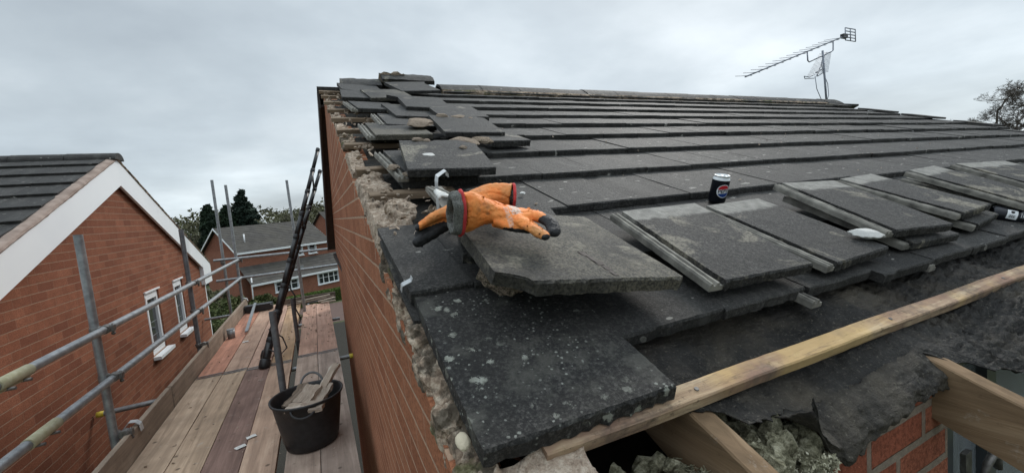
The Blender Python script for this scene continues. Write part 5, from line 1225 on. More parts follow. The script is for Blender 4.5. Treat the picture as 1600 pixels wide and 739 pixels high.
# ================================================================== NEIGHBOUR HOUSE
def neighbour():
    A = empty('neighbour_house', C(-2.09, 6.55, -6.9), 'neighbouring red brick house on the left with white bargeboards and a dark tiled roof', 'house')
    X0 = -2.09; YA = 6.55; t = .415; ZA = .93; Y0, Y1 = 3.0, 10.05
    bm = bmn(); top = lambda y: ZA - abs(y - YA) * t - .10
    poly = [(Y0, -6.9), (Y0, top(Y0)), (YA, top(YA)), (Y1, top(Y1)), (Y1, -6.9)]; poly = [(y, z + CAMZ) for y, z in poly]
    wins = [(6.90, 7.44, -1.58, -.745), (8.10, 8.60, -1.58, -.745)]
    # gable built as strips so the window openings stay open
    ys = sorted({Y0, YA, Y1, *[w_[0] for w_ in wins], *[w_[1] for w_ in wins]})
    for a, b in zip(ys, ys[1:]):
        hit = [w_ for w_ in wins if w_[0] <= a and b <= w_[1]]
        seg = [(-6.9, None)] if not hit else [(-6.9, hit[0][2]), (hit[0][3], None)]
        for lo, hi in seg:
            za, zb = (top(a), top(b)) if hi is None else (hi, hi)
            v = [bm.verts.new(C(x, y, z)) for x in (X0, X0 - .12) for y, z in ((a, lo), (b, lo), (b, zb), (a, za))]
            for f in ((0,1,2,3), (7,6,5,4), (0,4,5,1), (1,5,6,2), (2,6,7,3), (3,7,4,0)): bm.faces.new([v[i] for i in f])
    bmesh.ops.recalc_face_normals(bm, faces=bm.faces[:]); fin('gable_wall', bm, MT['brick_nb'], A)
    bm = bmn(); box(bm, (X0 - 8, Y1 - .25, 0), (X0 - .125, Y1, top(Y1) + CAMZ)); box(bm, (X0 - 8, Y0, 0), (X0 - .125, Y0 + .25, top(Y0) + CAMZ)); fin('side_wall', bm, MT['brick_far'], A)
    for k, (a, b, lo, hi) in enumerate(wins):
        bm = bmn(); X = X0 - .02; f = .055; z = CAMZ
        box(bm, (X - .05, a, lo + z), (X, b, lo + f + z)); box(bm, (X - .05, a, hi - f + z), (X, b, hi + z)); box(bm, (X - .05, a, lo + f + z), (X, a + f, hi - f + z)); box(bm, (X - .05, b - f, lo + f + z), (X, b, hi - f + z))
        a2, b2, l2, h2 = a + f + .004, b - f - .004, lo + f + .004, hi - f - .004; q = .035
        box(bm, (X - .045, a2, l2 + z), (X + .012, b2, l2 + q + z)); box(bm, (X - .045, a2, h2 - q + z), (X + .012, b2, h2 + z)); box(bm, (X - .045, a2, l2 + q + z), (X + .012, a2 + q, h2 - q + z)); box(bm, (X - .045, b2 - q, l2 + q + z), (X + .012, b2, h2 - q + z))
        w_ = fin('window', bm, MT['white'], A)
        bm = bmn(); box(bm, (X - .04, a2 + q, l2 + q + z), (X - .02, b2 - q, h2 - q + z)); g = fin('pane', bm, MT['glass']); g.parent = w_
        bm = bmn()
        box(bm, (X - .019, a2 + q, (l2 + h2) / 2 - .004 + z), (X - .015, b2 - q, (l2 + h2) / 2 + .004 + z)); box(bm, (X - .019, a2 + q, l2 + (h2 - l2) * .25 - .004 + z), (X - .015, b2 - q, l2 + (h2 - l2) * .25 + .004 + z)); box(bm, (X - .019, a2 + q, l2 + (h2 - l2) * .75 - .004 + z), (X - .015, b2 - q, l2 + (h2 - l2) * .75 + .004 + z)); g = fin('leading', bm, MT['tube']); g.parent = w_
        bm = bmn(); box(bm, (X0 - .10, a - .03, lo - .045 + z), (X0 + .085, b + .03, lo - .004 + z)); bmesh.ops.bevel(bm, geom=bm.edges[:], offset=.006); g = fin('sill', bm, MT['white']); g.parent = w_
        bm = bmn(); box(bm, (X0 - .02, a - .01, hi + .002 + z), (X0 + .02, b + .01, hi + .022 + z)); g = fin('head_trim', bm, MT['white']); g.parent = w_
    # bargeboards
    XB = X0 + .06
    for sgn, ye in ((-1, 2.6), (1, 10.42)):
        bm = bmn(); za = ZA; ze = ZA - abs(ye - YA) * t; dp = .27
        prism_yz(bm, [(YA, za + CAMZ), (ye, ze + CAMZ), (ye, ze - dp + CAMZ), (YA, za - dp - .03 + CAMZ)], XB - .03, XB); bmesh.ops.recalc_face_normals(bm, faces=bm.faces[:]); fin('bargeboard', bm, MT['white'], A)
        bm = bmn(); prism_yz(bm, [(YA, za - .215 + CAMZ), (ye, ze - .215 + CAMZ), (ye, ze - .23 + CAMZ), (YA, za - .23 + CAMZ)], X0 - .02, XB - .032); bmesh.ops.recalc_face_normals(bm, faces=bm.faces[:]); fin('soffit', bm, MT['white'], A)
        bm = bmn()
        path = []
        L = 70
        for i in range(L):
            y = YA + (ye - YA) * i / (L - 1); z = za - abs(y - YA) * t + .022
            p = C(XB - .03, y, z); k = mnoise.noise(Vector((y * 4, 0, 0)))
            p.x -= .01; path.append((p, .055, .030 + .010 * k))
        R = []
        for p, a, b in path: R.append([bm.verts.new(p + Vector((math.cos(2*PI*k/10) * a, 0, math.sin(2*PI*k/10) * b)) + mnoise.noise_vector(p * 12 + Vector((k, 0, 0))) * .006) for k in range(10)])
        for q1, q2 in zip(R, R[1:]):
            for k in range(10): bm.faces.new((q1[k], q1[(k+1) % 10], q2[(k+1) % 10], q2[k]))
        fin('verge_mortar', bm, MT['mortar_old'] if sgn > 0 else simple('pinkish_mortar', (.20, .15, .125), (.34, .27, .23), 12, .95, bump=.004), A)
    # box ends at the far eaves
    bm = bmn(); ze = ZA - (10.42 - YA) * t; prism_yz(bm, [(9.82, ze + .05 + CAMZ), (10.42, ze - .02 + CAMZ), (10.42, ze - .36 + CAMZ), (9.82, ze - .36 + CAMZ)], XB + .003, XB - .20); bmesh.ops.recalc_face_normals(bm, faces=bm.faces[:]); fin('eaves_box', bm, MT['white'], A)
    bm = bmn(); tube(bm, [C(X0 + .02, 10.55, ze - .1), C(X0 - 8, 10.55, ze - .1)], .055, 10); tube(bm, [C(X0 - .05, 10.5, ze - .15), C(X0 - .05, 10.18, ze - .45), C(X0 - .05, 10.15, -6.9)], .034, 8); fin('gutter', bm, MT['white'], A)
    # roof: courses of tiles on both slopes
    for sgn in (-1, 1):
        bm = bmn(); tl = tone_layer(bm); rnd = random.Random(17 + sgn); ph = math.atan(t); rowh = .335; k = 0
        L = (3.98 if sgn < 0 else 3.9) / math.cos(ph); s = .0
        while s < L:
            s1 = min(s + rowh, L); x = XB - .055 + rnd.uniform(-.006, .006)
            row = 0
            while x > -9.5:
                wd = .30; x1 = x - wd + .004
                def P(xx, ss, n): 
                    y = YA + sgn * (ss * math.cos(ph) + n * math.sin(ph)); z = ZA + .04 - ss * math.sin(ph) + n * math.cos(ph); return C(xx, y, z)
                j = rnd.uniform(-.004, .004); tn = rnd.random(); hn = .028
                v = [bm.verts.new(P(a, b, c)) for a, b, c in ((x, s, .002), (x1, s, .002), (x1, s1 + .03 + j, hn), (x, s1 + .03 + j, hn), (x, s, -.01), (x1, s, -.01), (x1, s1 + .03 + j, .003), (x, s1 + .03 + j, .003))]
                for f in ((0,1,2,3), (4,7,6,5), (0,4,5,1), (1,5,6,2), (2,6,7,3), (3,7,4,0)): q = bm.faces.new([v[i] for i in f]); q[tl] = tn
                x -= wd; row += 1
            s += rowh; k += 1
        bmesh.ops.recalc_face_normals(bm, faces=bm.faces[:]); fin('roof', bm, MT['tile'], A)
    bm = bmn(); tl = tone_layer(bm); x = XB + .03; rnd = random.Random(2)
    while x > -9.5:
        rr = [[bm.verts.new(C(xx, YA + .13 * math.cos(a), ZA + .0 + .085 * math.sin(a) + (.004 if i else 0))) for a in [PI * q / 10 for q in range(11)]] for i, xx in enumerate((x, x - .445))]
        tn = rnd.random() * .5
        for q in range(10): f = bm.faces.new((rr[0][q], rr[0][q+1], rr[1][q+1], rr[1][q])); f[tl] = tn
        bm.faces.new(rr[0][::-1])
        x -= .45
    fin('ridge_tiles', bm, MT['tile'], A)
neighbour()

# ================================================================== FAR HOUSES
def far_main():
    A = empty('far_brick_house', C(-6.3, 43, -6.9), 'red brick house across the road with a long dark roof and white windows', 'house')
    u = Vector((.871, .491, 0)); v = Vector((-.491, .871, 0)); O = Vector((-6.3, 43, CAMZ))
    F = Matrix(((u.x, v.x, 0, O.x), (u.y, v.y, 0, O.y), (0, 0, 1, O.z), (0, 0, 0, 1)))
    L, D = 8.3, 7.4; ez, rz = -2.05, .12
    def obj(name, bm, mat): 
        bmesh.ops.recalc_face_normals(bm, faces=bm.faces[:]); o = fin(name, bm, mat); o.parent = A; o.matrix_parent_inverse = Matrix.Translation(-Vector(A.location)); o.matrix_basis = F; return o
    bm = bmn(); box(bm, (0, 0, -6.9), (L, D, ez)); obj('wall', bm, MT['brick_far'])
    for x in (0.0, L - .2):
        bm = bmn(); prism_yz(bm, [(0, ez), (D, ez), (D / 2, rz - .12)], x + .001, x + .2); obj('gable', bm, brick_mat('far_gable_brick', 'Y', ((.28, .10, .065), (.34, .13, .08), (.22, .08, .05)), (.34, .24, .18)))
    rows = 14
    for sgn in (0, 1):
        bm = bmn(); tl = tone_layer(bm); rnd = random.Random(sgn)
        for r in range(rows):
            t0, t1 = r / rows, (r + 1) / rows
            nx = 26
            for c in range(nx):
                xa, xb = -.3 + (L + .6) * c / nx, -.3 + (L + .6) * (c + 1) / nx; P = lambda x, t, n: ((x, (-.35 + (D / 2 + .35) * t) if sgn == 0 else (D + .35 - (D / 2 + .35) * t), ez - .12 + (rz - ez + .12) * t + n))
                q = [bm.verts.new(P(*p)) for p in ((xa, t0, .06), (xb, t0, .06), (xb, t1 + .01, .03), (xa, t1 + .01, .03), (xa, t0, .0), (xb, t0, .0))]
                tn = rnd.random(); f = bm.faces.new(q[:4]); f[tl] = tn; f = bm.faces.new((q[4], q[5], q[1], q[0])); f[tl] = tn
        obj('roof', bm, FARTILE)
    for sgn in (0, 1):
        ya = -.4 if sgn == 0 else D + .4
        for x in (-.33, L + .28): bm = bmn(); prism_yz(bm, [(D / 2, rz + .02), (ya, ez - .14), (ya, ez - .28), (D / 2, rz - .13)], x, x + .05); obj('bargeboard', bm, MT['white'])
    bm = bmn(); box(bm, (-.3, -.42, ez - .30), (L + .3, -.36, ez - .12)); obj('fascia', bm, MT['white'])
    def win(x0, x1, z0, z1, y, n=2):
        bm = bmn(); f = .07; box(bm, (x0, y - .05, z0), (x1, y - .002, z0 + f)); box(bm, (x0, y - .05, z1 - f), (x1, y - .002, z1))
        for i in range(n + 1): xx = x0 + (x1 - x0 - f) * i / n; box(bm, (xx, y - .055, z0 + f), (xx + f, y - .006, z1 - f))
        for i in range(n): xa = x0 + (x1 - x0 - f) * i / n; box(bm, (xa + f, y - .045, z0 + (z1 - z0) * .55), (xa + (x1 - x0) / n - .01, y - .01, z0 + (z1 - z0) * .55 + .035))
        box(bm, (x0 - .05, y - .14, z0 - .08), (x1 + .05, y - .003, z0 - .01))
        w_ = obj('window', bm, MT['white']); bm = bmn(); box(bm, (x0 + f, y - .03, z0 + f), (x1 - f, y - .012, z1 - f)); g = obj('pane', bm, MT['glass']); g.parent = w_; g.matrix_parent_inverse = F.inverted(); g.matrix_basis = F
        bm = bmn(); 
        for xa, xb in ((x0 + f, x0 + f + .13), (x1 - f - .13, x1 - f)): box(bm, (xa, y - .036, z0 + f), (xb, y - .031, z1 - f))
        g = obj('curtain', bm, MT['curtain']); g.parent = w_; g.matrix_parent_inverse = F.inverted(); g.matrix_basis = F
    win(5.15, 5.75, -3.2, -2.32, 0, 1); win(6.25, 7.15, -3.2, -2.32, 0, 1)
    # lean-to roof along the front
    y1 = -1.7
    bm = bmn(); tl = tone_layer(bm); rnd = random.Random(9)
    for r in range(6):
        for c in range(26):
            t0, t1 = r / 6, (r + 1) / 6; xa, xb = -.1 + (L + 1.0) * c / 26, -.1 + (L + 1.0) * (c + 1) / 26; P = lambda x, t, n: (x, y1 - .3 + (-y1 + .3) * t, -4.95 + 1.45 * t + n)
            q = [bm.verts.new(P(*p)) for p in ((xa, t0, .06), (xb, t0, .06), (xb, t1 + .01, .03), (xa, t1 + .01, .03), (xa, t0, .0), (xb, t0, .0))]; tn = rnd.random()
            f = bm.faces.new(q[:4]); f[tl] = tn; f = bm.faces.new((q[4], q[5], q[1], q[0])); f[tl] = tn
    obj('porch_roof', bm, FARTILE)
    bm = bmn(); box(bm, (0, y1, -6.9), (L + .8, y1 + .12, -4.93)); obj('porch_wall', bm, MT['brick_far'])
    bm = bmn(); box(bm, (-.1, y1 - .36, -5.10), (L + .9, y1 - .30, -4.93)); obj('fascia', bm, MT['white'])
    win(1.9, 4.1, -6.05, -5.15, y1, 3); win(5.9, 8.2, -6.2, -5.15, y1, 4)
    bm = bmn(); tube(bm, [(1.1, 1.0, -1.5), (1.1, 1.0, -.62)], .06, 8); obj('vent_pipe', bm, MT['white'])
    bm = bmn(); box(bm, (4.5, -1.2, -4.35), (5.0, -.9, -4.15)); obj('roof_vent', bm, MT['tube'])
    bm = bmn(); tube(bm, [(0.1, y1 - .05, -4.3), (-.0, y1 - .05, -6.9)], .05, 6); obj('downpipe', bm, MT['white'])
def fartile():
    m = M('far_roof_tile', .9, 0, .2); t = m.attr('tone'); v = m.co(rnd=False); c = m.ramp(t, [(0, (.060, .056, .052)), (1, (.085, .080, .074))]); c = m.mix(m.ramp(m.noise(v, .9, 5), [(.4, 0), (.7, .5)]), c, (.10, .092, .075)); m.color(c); return m.m
FARTILE = fartile()
far_main()
def small_house(ox, oy, yaw, L, D, ez, rz, wallm, label, group=None, front_white=False, dormer=False, chim=True, base=-6.9):
    A = empty('distant_house', C(ox, oy, base), label, 'house', group); c, s = math.cos(yaw), math.sin(yaw); F = Matrix(((c, -s, 0, ox), (s, c, 0, oy), (0, 0, 1, CAMZ), (0, 0, 0, 1)))
    def obj(name, bm, mat): 
        bmesh.ops.recalc_face_normals(bm, faces=bm.faces[:]); o = fin(name, bm, mat); o.parent = A; o.matrix_parent_inverse = Matrix.Translation(-Vector(A.location)); o.matrix_basis = F; return o
    bm = bmn(); box(bm, (0, 0, base), (L, D, ez)); obj('wall', bm, MT['white_rough'] if front_white else wallm)
    bm = bmn()
    for x in (.0, L - .2): prism_yz(bm, [(0, ez), (D, ez), (D / 2, rz - .1)], x + .002, x + .198)
    obj('gable', bm, wallm)
    bm = bmn(); tone_layer(bm)
    for a, b in ((-.3, D / 2), (D + .3, D / 2)):
        v = [bm.verts.new(p) for p in ((-.3, a, ez - .12), (L + .3, a, ez - .12), (L + .3, b, rz), (-.3, b, rz), (-.3, a, ez - .2), (L + .3, a, ez - .2), (L + .3, b, rz - .08), (-.3, b, rz - .08))]
        for f in ((0,1,2,3), (4,7,6,5), (0,4,5,1), (1,5,6,2), (3,0,4,7)): bm.faces.new([v[i] for i in f])
    obj('roof', bm, FARTILE)
    for k in range(int(L // 2.4)):
        for z0 in (ez - 1.5, ez - 4.1):
            x = .8 + k * 2.4; bm = bmn(); box(bm, (x, -.06, z0), (x + 1.2, -.003, z0 + 1.0)); w_ = obj('window', bm, MT['white']); bm = bmn(); box(bm, (x + .08, -.07, z0 + .08), (x + .56, -.061, z0 + .92)); box(bm, (x + .64, -.07, z0 + .08), (x + 1.12, -.061, z0 + .92)); g = obj('pane', bm, MT['glass']); g.parent = w_; g.matrix_parent_inverse = F.inverted(); g.matrix_basis = F
    if dormer:
        bm = bmn(); x0, x1, zt = L * .3, L * .72, rz - .5; v = [bm.verts.new(p) for p in ((x0, -.2, ez - .3), (x1, -.2, ez - .3), (x1, -.2, ez + .9), ((x0 + x1) / 2, -.2, zt), (x0, -.2, ez + .9), (x0, D / 2, ez - .3), (x1, D / 2, ez - .3), (x1, D / 2, ez + .9), ((x0 + x1) / 2, D / 2, zt), (x0, D / 2, ez + .9))]
        for f in ((0,1,2,3,4), (9,8,7,6,5), (0,5,6,1), (1,6,7,2), (2,7,8,3), (3,8,9,4), (4,9,5,0)): bm.faces.new([v[i] for i in f])
        obj('dormer', bm, wallm)
        for xx in (x0 + .35, (x0 + x1) / 2 + .3):
            bm = bmn(); box(bm, (xx, -.26, ez - .15), (xx + .8, -.202, ez + .65)); w_ = obj('window', bm, MT['white']); bm = bmn(); box(bm, (xx + .08, -.27, ez - .07), (xx + .72, -.261, ez + .57)); g = obj('pane', bm, MT['glass']); g.parent = w_; g.matrix_parent_inverse = F.inverted(); g.matrix_basis = F
        bm = bmn()
        prism = [(x0 - .2, ez + .85), ((x0 + x1) / 2, zt + .12), (x1 + .2, ez + .85), (x1 + .2, ez + .72), ((x0 + x1) / 2, zt - .0), (x0 - .2, ez + .72)]
        a = [bm.verts.new((x, -.4, z)) for x, z in prism]; b = [bm.verts.new((x, D / 2, z)) for x, z in prism]
        for i in range(6): j = (i + 1) % 6; bm.faces.new((a[i], a[j], b[j], b[i]))
        bm.faces.new((a[0], a[1], a[4], a[5])); bm.faces.new((a[1], a[2], a[3], a[4])); obj('dormer_roof', bm, FARTILE)
    if chim: bm = bmn(); box(bm, (L * .7, D / 2 - .3, rz - .4), (L * .7 + .6, D / 2 + .3, rz + .6)); obj('chimney', bm, MT['brick_far'])
small_house(-17.0, 71.0, .12, 9.5, 8, -3.1, -1.0, MT['brick_far'], 'small distant brick and white house with a gabled dormer, seen over the neighbour\'s eaves', front_white=True, dormer=True, chim=False)
small_house(2.5, 52, .4, 12, 8, -1.6, 1.0, MT['brick_far'], 'distant brick house tucked behind our gable wall at the right of the gap')
small_house(50.0, 12.6, .9, 6, 5, .8, 2.95, MT['brick_far'], 'low dark roof far beyond the right end of our roof', chim=False)
# parked car by the distant white house
def car(x, y, yaw, label, colr):
    A = empty('parked_car', C(x, y, -6.9), label, 'car', 'distant parked cars'); c, s = math.cos(yaw), math.sin(yaw); F = Matrix.Translation(C(x, y, -6.9)) @ Matrix.Rotation(yaw, 4, 'Z')
    def obj(n, bm, m_): o = fin(n, bm, m_); o.parent = A; o.matrix_parent_inverse = Matrix.Translation(-Vector(A.location)); o.matrix_basis = F; return o
    pf = [(-2.1, .35), (-2.15, .8), (-1.2, .95), (-.55, 1.42), (.9, 1.45), (1.6, .95), (2.1, .88), (2.15, .4)]; bm = bmn(); a = [bm.verts.new((px_, -.85, pz)) for px_, pz in pf]; b = [bm.verts.new((px_, .85, pz)) for px_, pz in pf]
    bm.faces.new(a); bm.faces.new(b[::-1])
    for i in range(8): j = (i + 1) % 8; bm.faces.new((a[i], b[i], b[j], a[j]))
    bmesh.ops.recalc_face_normals(bm, faces=bm.faces[:]); bmesh.ops.bevel(bm, geom=bm.edges[:], offset=.06, segments=2); p = M('car_paint', .3, .2, .5); p.color(colr); obj('body', bm, p.m)
    bm = bmn(); box(bm, (-.95, -.858, .98), (1.2, .858, 1.32)); obj('side_glass', bm, MT['glass'])
    for wx in (-1.35, 1.35):
        for wy in (-.82, .82):
            bm = bmn(); tube(bm, [(wx, wy - .1, .32), (wx, wy + .1, .32)], .32, 16); w_ = obj('wheel', bm, MT['black_plastic'])
car(-14.6, 64.5, .25, 'dark parked car in front of the distant white house', (.02, .02, .025))
car(-13.2, 68.0, 1.2, 'silver-blue parked car half hidden beside the distant white house', (.25, .32, .42))

# aerial on the neighbour's far side
A = empty('tv_aerial', C(-6.2, 20.5, -2), 'thin rooftop TV aerial seen above the neighbour\'s far eaves', 'aerial')
bm = bmn(); tube(bm, [C(-5.0, 17, -2.2), C(-5.25, 17, .35)], .02, 6); fin('mast', bm, MT['tube'], A)
bm = bmn(); tube(bm, [C(-6.3, 17, .38), C(-4.9, 17, .42)], .012, 5)
for k in range(12): tube(bm, [C(-6.3 + k * .115, 16.85, .30), C(-6.28 + k * .115, 17.15, .48)], .006, 4)
fin('antenna', bm, MT['tube'], A)

# ================================================================== VEGETATION
def clumps(bm, cs, rnd, n, size, flat=0.0):
    """leaf faces scattered on clumps (center, radius vec)"""
    tl = tone_layer(bm)
    for c, r in cs:
        base = rnd.uniform(.1, .9)
        for _ in range(n):
            d = Vector((rnd.gauss(0, 1), rnd.gauss(0, 1), rnd.gauss(0, 1))).normalized() * rnd.random() ** .4
            leaf(bm, tl, c + Vector((d.x * r[0], d.y * r[1], d.z * r[2])), size * rnd.uniform(.6, 1.3), rnd, min(1, max(0, base + rnd.uniform(-.3, .3))), flat)
def trunk_bm(p, h, r, rnd, lean=.03):
    bm = bmn(); tube(bm, [p + Vector((lean * h * t * rnd.uniform(-.5, 1), 0, h * t)) for t in (0, .3, .6, 1)], [r, r * .8, r * .5, r * .2], 8); return bm
def conifer(x, y, h, rad, seed, label, mat='conifer', taper=1.0, layers=False, n=75, size=.24, base=-6.9, name='conifer_tree'):
    rnd = random.Random(seed); A = empty(name, C(x, y, base), label, 'tree'); p = C(x, y, base)
    fin('trunk', trunk_bm(p, h * .95, rad * .09, rnd), MT['bark'], A); bm = bmn(); cs = []
    for i in range(260 if layers else 210):
        t = rnd.uniform(.08, 1.0); R = rad * ((1 - t) ** taper * .92 + .08) * (1 + .25 * mnoise.noise(Vector((t * 9, seed, 0)))); a = rnd.uniform(0, 2 * PI); q = rnd.uniform(.35, 1.0)
        r = R * .24 + .16
        if layers: t = round(t * 13) / 13 + rnd.uniform(-.035, .035); r *= .62; R *= rnd.uniform(.75, 1.1); cs.append((p + Vector((math.cos(a) * R * q, math.sin(a) * R * q, h * t + q * .5)), (r * 1.3, r * 1.3, .34)))
        else: cs.append((p + Vector((math.cos(a) * R * q, math.sin(a) * R * q, h * t - q * .3)), (r, r, r * 1.25)))
    clumps(bm, cs, rnd, n, size, .3 if layers else 0); fin('crown', bm, MT[mat], A)
conifer(-12.2, 66, 10.2, 1.9, 1, 'dense dark pointed conifer, left half of the dark tree pair behind the far roofs', taper=.55)
conifer(-10.4, 67, 10.0, 1.8, 2, 'dark bushy conifer between the pointed one and the layered cedar', taper=.5)
conifer(-13.4, 70, 9.0, 1.6, 5, 'lower dark conifer left of the dark tree pair', taper=.6)
conifer(-8.6, 68, 11.0, 4.0, 3, 'tall dark cedar with layered spreading boughs, right of the tall scaffold poles', 'cedar', .85, True, 80, .24, name='cedar_tree')
def bare_tree(x, y, h, seed, label, spread=.75, levels=6, name='bare_tree', group='bare trees on the skyline', base=-6.9, r0=None, buds=None, fork=1.0, first=.28, thin=1.0, mat='bark', twigr=.012):
    rnd = random.Random(seed); A = empty(name, C(x, y, base), label, 'tree', group); bm = bmn(); tips = []
    def grow(p, d, ln, r, lv):
        n = 4 if lv > 1 else 3; pts = [p]; rr = [r]; q = p.copy(); dd = d.copy()
        for i in range(n):
            dd = (dd + Vector((rnd.uniform(-1, 1), rnd.uniform(-1, 1), rnd.uniform(-.5, .75))) * (.05 if lv == levels else .22)).normalized(); q = q + dd * ln / n; pts.append(q.copy()); rr.append(r * (1 - .38 * (i + 1) / n))
        tube(bm, pts, [max(a, twigr) for a in rr], 7 if lv >= levels - 1 else (5 if lv > 2 else 3), False)
        if lv == 0: tips.append(q); return
        k = 3 if lv > 1 else 4
        if lv == levels: k = 4
        for j in range(k):
            t = 1.0 if j == 0 else rnd.uniform(.45, 1.0); o = pts[0].lerp(pts[-1], t) if t < 1 else pts[-1]
            idx = t * n; i0 = min(int(idx), n - 1); o = pts[i0].lerp(pts[i0 + 1], idx - i0)
            ax = Vector((rnd.uniform(-1, 1), rnd.uniform(-1, 1), rnd.uniform(-.3, .5))).normalized(); nd = (dd * (1 - spread * .55) + ax * spread).normalized()
            if lv <= 2: nd = (nd + Vector((0, 0, .12))).normalized()
            grow(o, nd, ln * rnd.uniform(.62, .82) * (fork if lv == levels else 1), r * .58 * (1.1 if j == 0 else 1), lv - 1)
    r = r0 or h * .022
    grow(C(x, y, base), Vector((.02, 0, 1)), h * first, r * thin, levels)
    fin('trunk_and_branches', bm, MT[mat], A)
    if buds:
        bm = bmn(); tl = tone_layer(bm); m_, n_, sz = buds
        for p in tips:
            for _ in range(n_): leaf(bm, tl, p + Vector((rnd.gauss(0, .35), rnd.gauss(0, .35), rnd.gauss(0, .3))), sz * rnd.uniform(.6, 1.3), rnd, rnd.random())
        fin('foliage', bm, MT[m_], A)
bare_tree(88, 24.6, 17.0, 4, 'large leafless tree with a forked crown rising beyond the right end of the roof', spread=.82, levels=7, first=.79, fork=.175, twigr=.011, r0=.19)
bare_tree(86, 26.2, 13.0, 8, 'low twiggy leafless tree left of the large bare tree', spread=.85, levels=6, first=.86, fork=.19, twigr=.011, r0=.15)
bare_tree(90, 22.9, 13.6, 15, 'low leafless tree just right of the large bare tree', spread=.85, levels=6, first=.86, fork=.19, twigr=.011, r0=.15)
bare_tree(86, 20.7, 16.0, 12, 'leafless tree cut by the right edge of the frame', spread=.82, levels=7, first=.80, fork=.175, twigr=.011, r0=.18)
for k, (x, y, h, lb) in enumerate([(-17.2, 62, 9.0, 'budding pale tree behind the neighbour\'s roof edge'), (-15.6, 70, 8.6, 'second budding tree left of the dark conifers'), (-5.6, 78, 10.6, 'pale blossoming tree right of the cedar'), (-3.2, 84, 11.8, 'taller bare budding tree above the far ridge'), (-.9, 80, 9.8, 'brownish budding tree behind the far pole'), (1.6, 76, 10.5, 'budding tree left of the black ladder top'), (3.6, 62, 9.8, 'greenish tree right against our bargeboard'), (-7.4, 90, 10.0, 'hazy budding tree behind the cedar')]):
    bare_tree(x, y, h, 30 + k, lb, spread=.8, levels=5, first=.30, twigr=.02, buds=('blossom' if k in (0, 2) else 'woods', 7, .16), group='budding trees behind the far houses', name='budding_tree')
# wooded horizon
bm = bmn(); rnd = random.Random(77); cs = []
for i in range(760):
    x = rnd.uniform(-80, 20); y = rnd.uniform(105, 135); z = rnd.uniform(2, 10.3) * (1 + .22 * mnoise.noise(Vector((x * .09, 0, 0)))); cs.append((Vector((x, y, z)), (2.2, 2, 1.8)))
clumps(bm, cs, rnd, 60, .42); tag(fin('far_woodland', bm, MT['woods']), 'hazy mass of woodland along the horizon behind the houses', 'woodland', kind='stuff')
bm = bmn(); cs = []
for i in range(260):
    a = rnd.uniform(2, 60); x = 70 + rnd.uniform(0, 40); y = a - 10; z = rnd.uniform(0, 6.5); cs.append((Vector((x, y, z)), (2.2, 2, 1.8)))
clumps(bm, cs, rnd, 50, .55); tag(fin('far_woodland', bm, MT['woods']), 'far woodland line beyond the right end of the roof', 'woodland', kind='stuff')
def shrub(x, y, w_, d, h, seed, label, mat='shrub', n=60, k=60, size=.07, name='garden_shrub', base=-6.9, group='garden shrubs below the scaffold'):
    rnd = random.Random(seed); A = empty(name, C(x, y, base), label, 'shrub', group); bm = bmn()
    for i in range(7): a = rnd.uniform(0, 2 * PI); tube(bm, [C(x, y, base), C(x + math.cos(a) * w_ * .3, y + math.sin(a) * d * .3, base + h * .5), C(x + math.cos(a) * w_ * .6, y + math.sin(a) * d * .6, base + h * .92)], [.04, .025, .01], 5)
    fin('stems', bm, MT['bark'], A); bm = bmn(); cs = []
    for i in range(k):
        a = rnd.uniform(0, 2 * PI); q = rnd.random() ** .5; z = rnd.random(); e_ = math.sqrt(max(0, 1 - (z * 2 - 1) ** 2 * .8)); cs.append((C(x + math.cos(a) * w_ * q * e_, y + math.sin(a) * d * q * e_, base + .2 + h * z), (w_ * .2, d * .2, h * .12)))
    clumps(bm, cs, rnd, n, size); fin('foliage', bm, MT[mat], A)
shrub(-5.2, 25.0, 1.5, 1.3, 2.6, 1, 'big loose green shrub below the far left poles', n=90, size=.09)
shrub(-6.6, 24.0, 1.2, 1.2, 2.6, 2, 'white-flecked shrub next to the neighbour\'s far corner', 'blossom', n=90, size=.06)
shrub(-3.8, 27.5, 1.4, 1.2, 2.2, 3, 'green shrub in front of the far house porch', n=90, size=.09)
shrub(-6.8, 29.0, 1.4, 1.2, 2.6, 4, 'tall garden shrub behind the white-flecked one', n=90, size=.09)
shrub(-4.9, 20.0, 1.0, 1.0, 2.2, 6, 'yellow-green shrub nearest the toe board end', n=90, size=.07)
shrub(-2.6, 31.0, 1.2, 1.0, 1.4, 7, 'low green bush left of the hedge', n=80, size=.08)
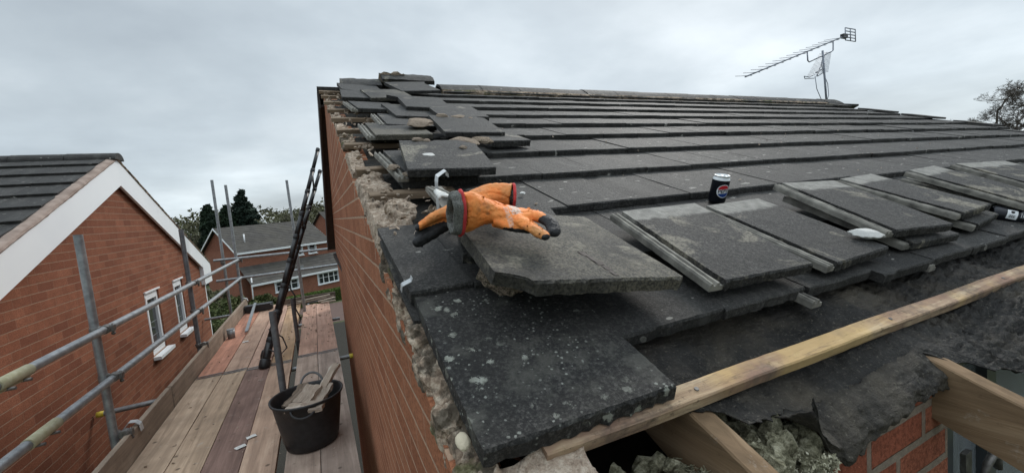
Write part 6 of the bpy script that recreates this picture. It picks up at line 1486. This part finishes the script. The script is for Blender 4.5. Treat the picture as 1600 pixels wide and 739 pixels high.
for k, (x, y, w_, h) in enumerate([(-8.2, 33.0, 1.3, 2.4), (-5.4, 32.5, 1.3, 2.0), (-7.0, 36.5, 1.2, 2.3), (-4.0, 35.0, 1.1, 1.6), (-9.6, 38.0, 1.4, 2.6)]):
    shrub(x, y, w_, 1.1, h, 20 + k, ['leafy shrub at the roadside left of the far house', 'rounded shrub in front of the far porch corner', 'loose shrub against the far house gable', 'low spreading shrub beside the pale hedge', 'shrub at the left end of the long low hedge'][k], 'shrub' if k % 2 else 'woods', n=90, size=.10)
def hedge(x0, y0, x1, y1, w_, h, label, seed):
    rnd = random.Random(seed); A = empty('hedge', C(x0, y0, -6.9), label, 'hedge'); bm = bmn(); tl = tone_layer(bm); a, b = C(x0, y0, -6.9), C(x1, y1, -6.9); d = (b - a); L = d.length; u = d.normalized(); v = Vector((-u.y, u.x, 0))
    for i in range(int(L * 900)):
        t = rnd.random() * L; f = rnd.random(); s_ = rnd.uniform(-1, 1); z = rnd.random()
        if f < .5: z = 1 + rnd.uniform(-.06, .06)
        else: s_ = math.copysign(1 + rnd.uniform(-.1, .05), s_)
        leaf(bm, tl, a + u * t + v * s_ * w_ / 2 + Vector((0, 0, z * h)), .075, rnd, rnd.random())
    fin('foliage', bm, MT['hedge'], A); bm = bmn(); box(bm, (0, -w_ * .46, 0), (L, w_ * .46, h * .96), Matrix.Translation(a) @ d.to_track_quat('X', 'Z').to_matrix().to_4x4()); fin('inner_twigs', bm, MT['shrub'], A)
hedge(-3.0, 37.4, 1.6, 38.6, .9, .95, 'clipped bright green hedge below the far house windows', 5)
hedge(-9.5, 36.0, -3.2, 37.2, .8, .8, 'long low hedge left of the bright one', 6)
# weeds at the foot of the gable wall, seen past the boards
rnd = random.Random(50)
bm = bmn(); cs = [(Vector((rnd.uniform(-.1, .18), rnd.uniform(3, 9.6), rnd.uniform(0, .35))), (.14, .2, .14)) for i in range(26)]
clumps(bm, cs, rnd, 40, .035); tag(fin('weeds', bm, MT['conifer']), 'weeds and ground cover along the foot of the gable wall', 'ground cover', kind='stuff')
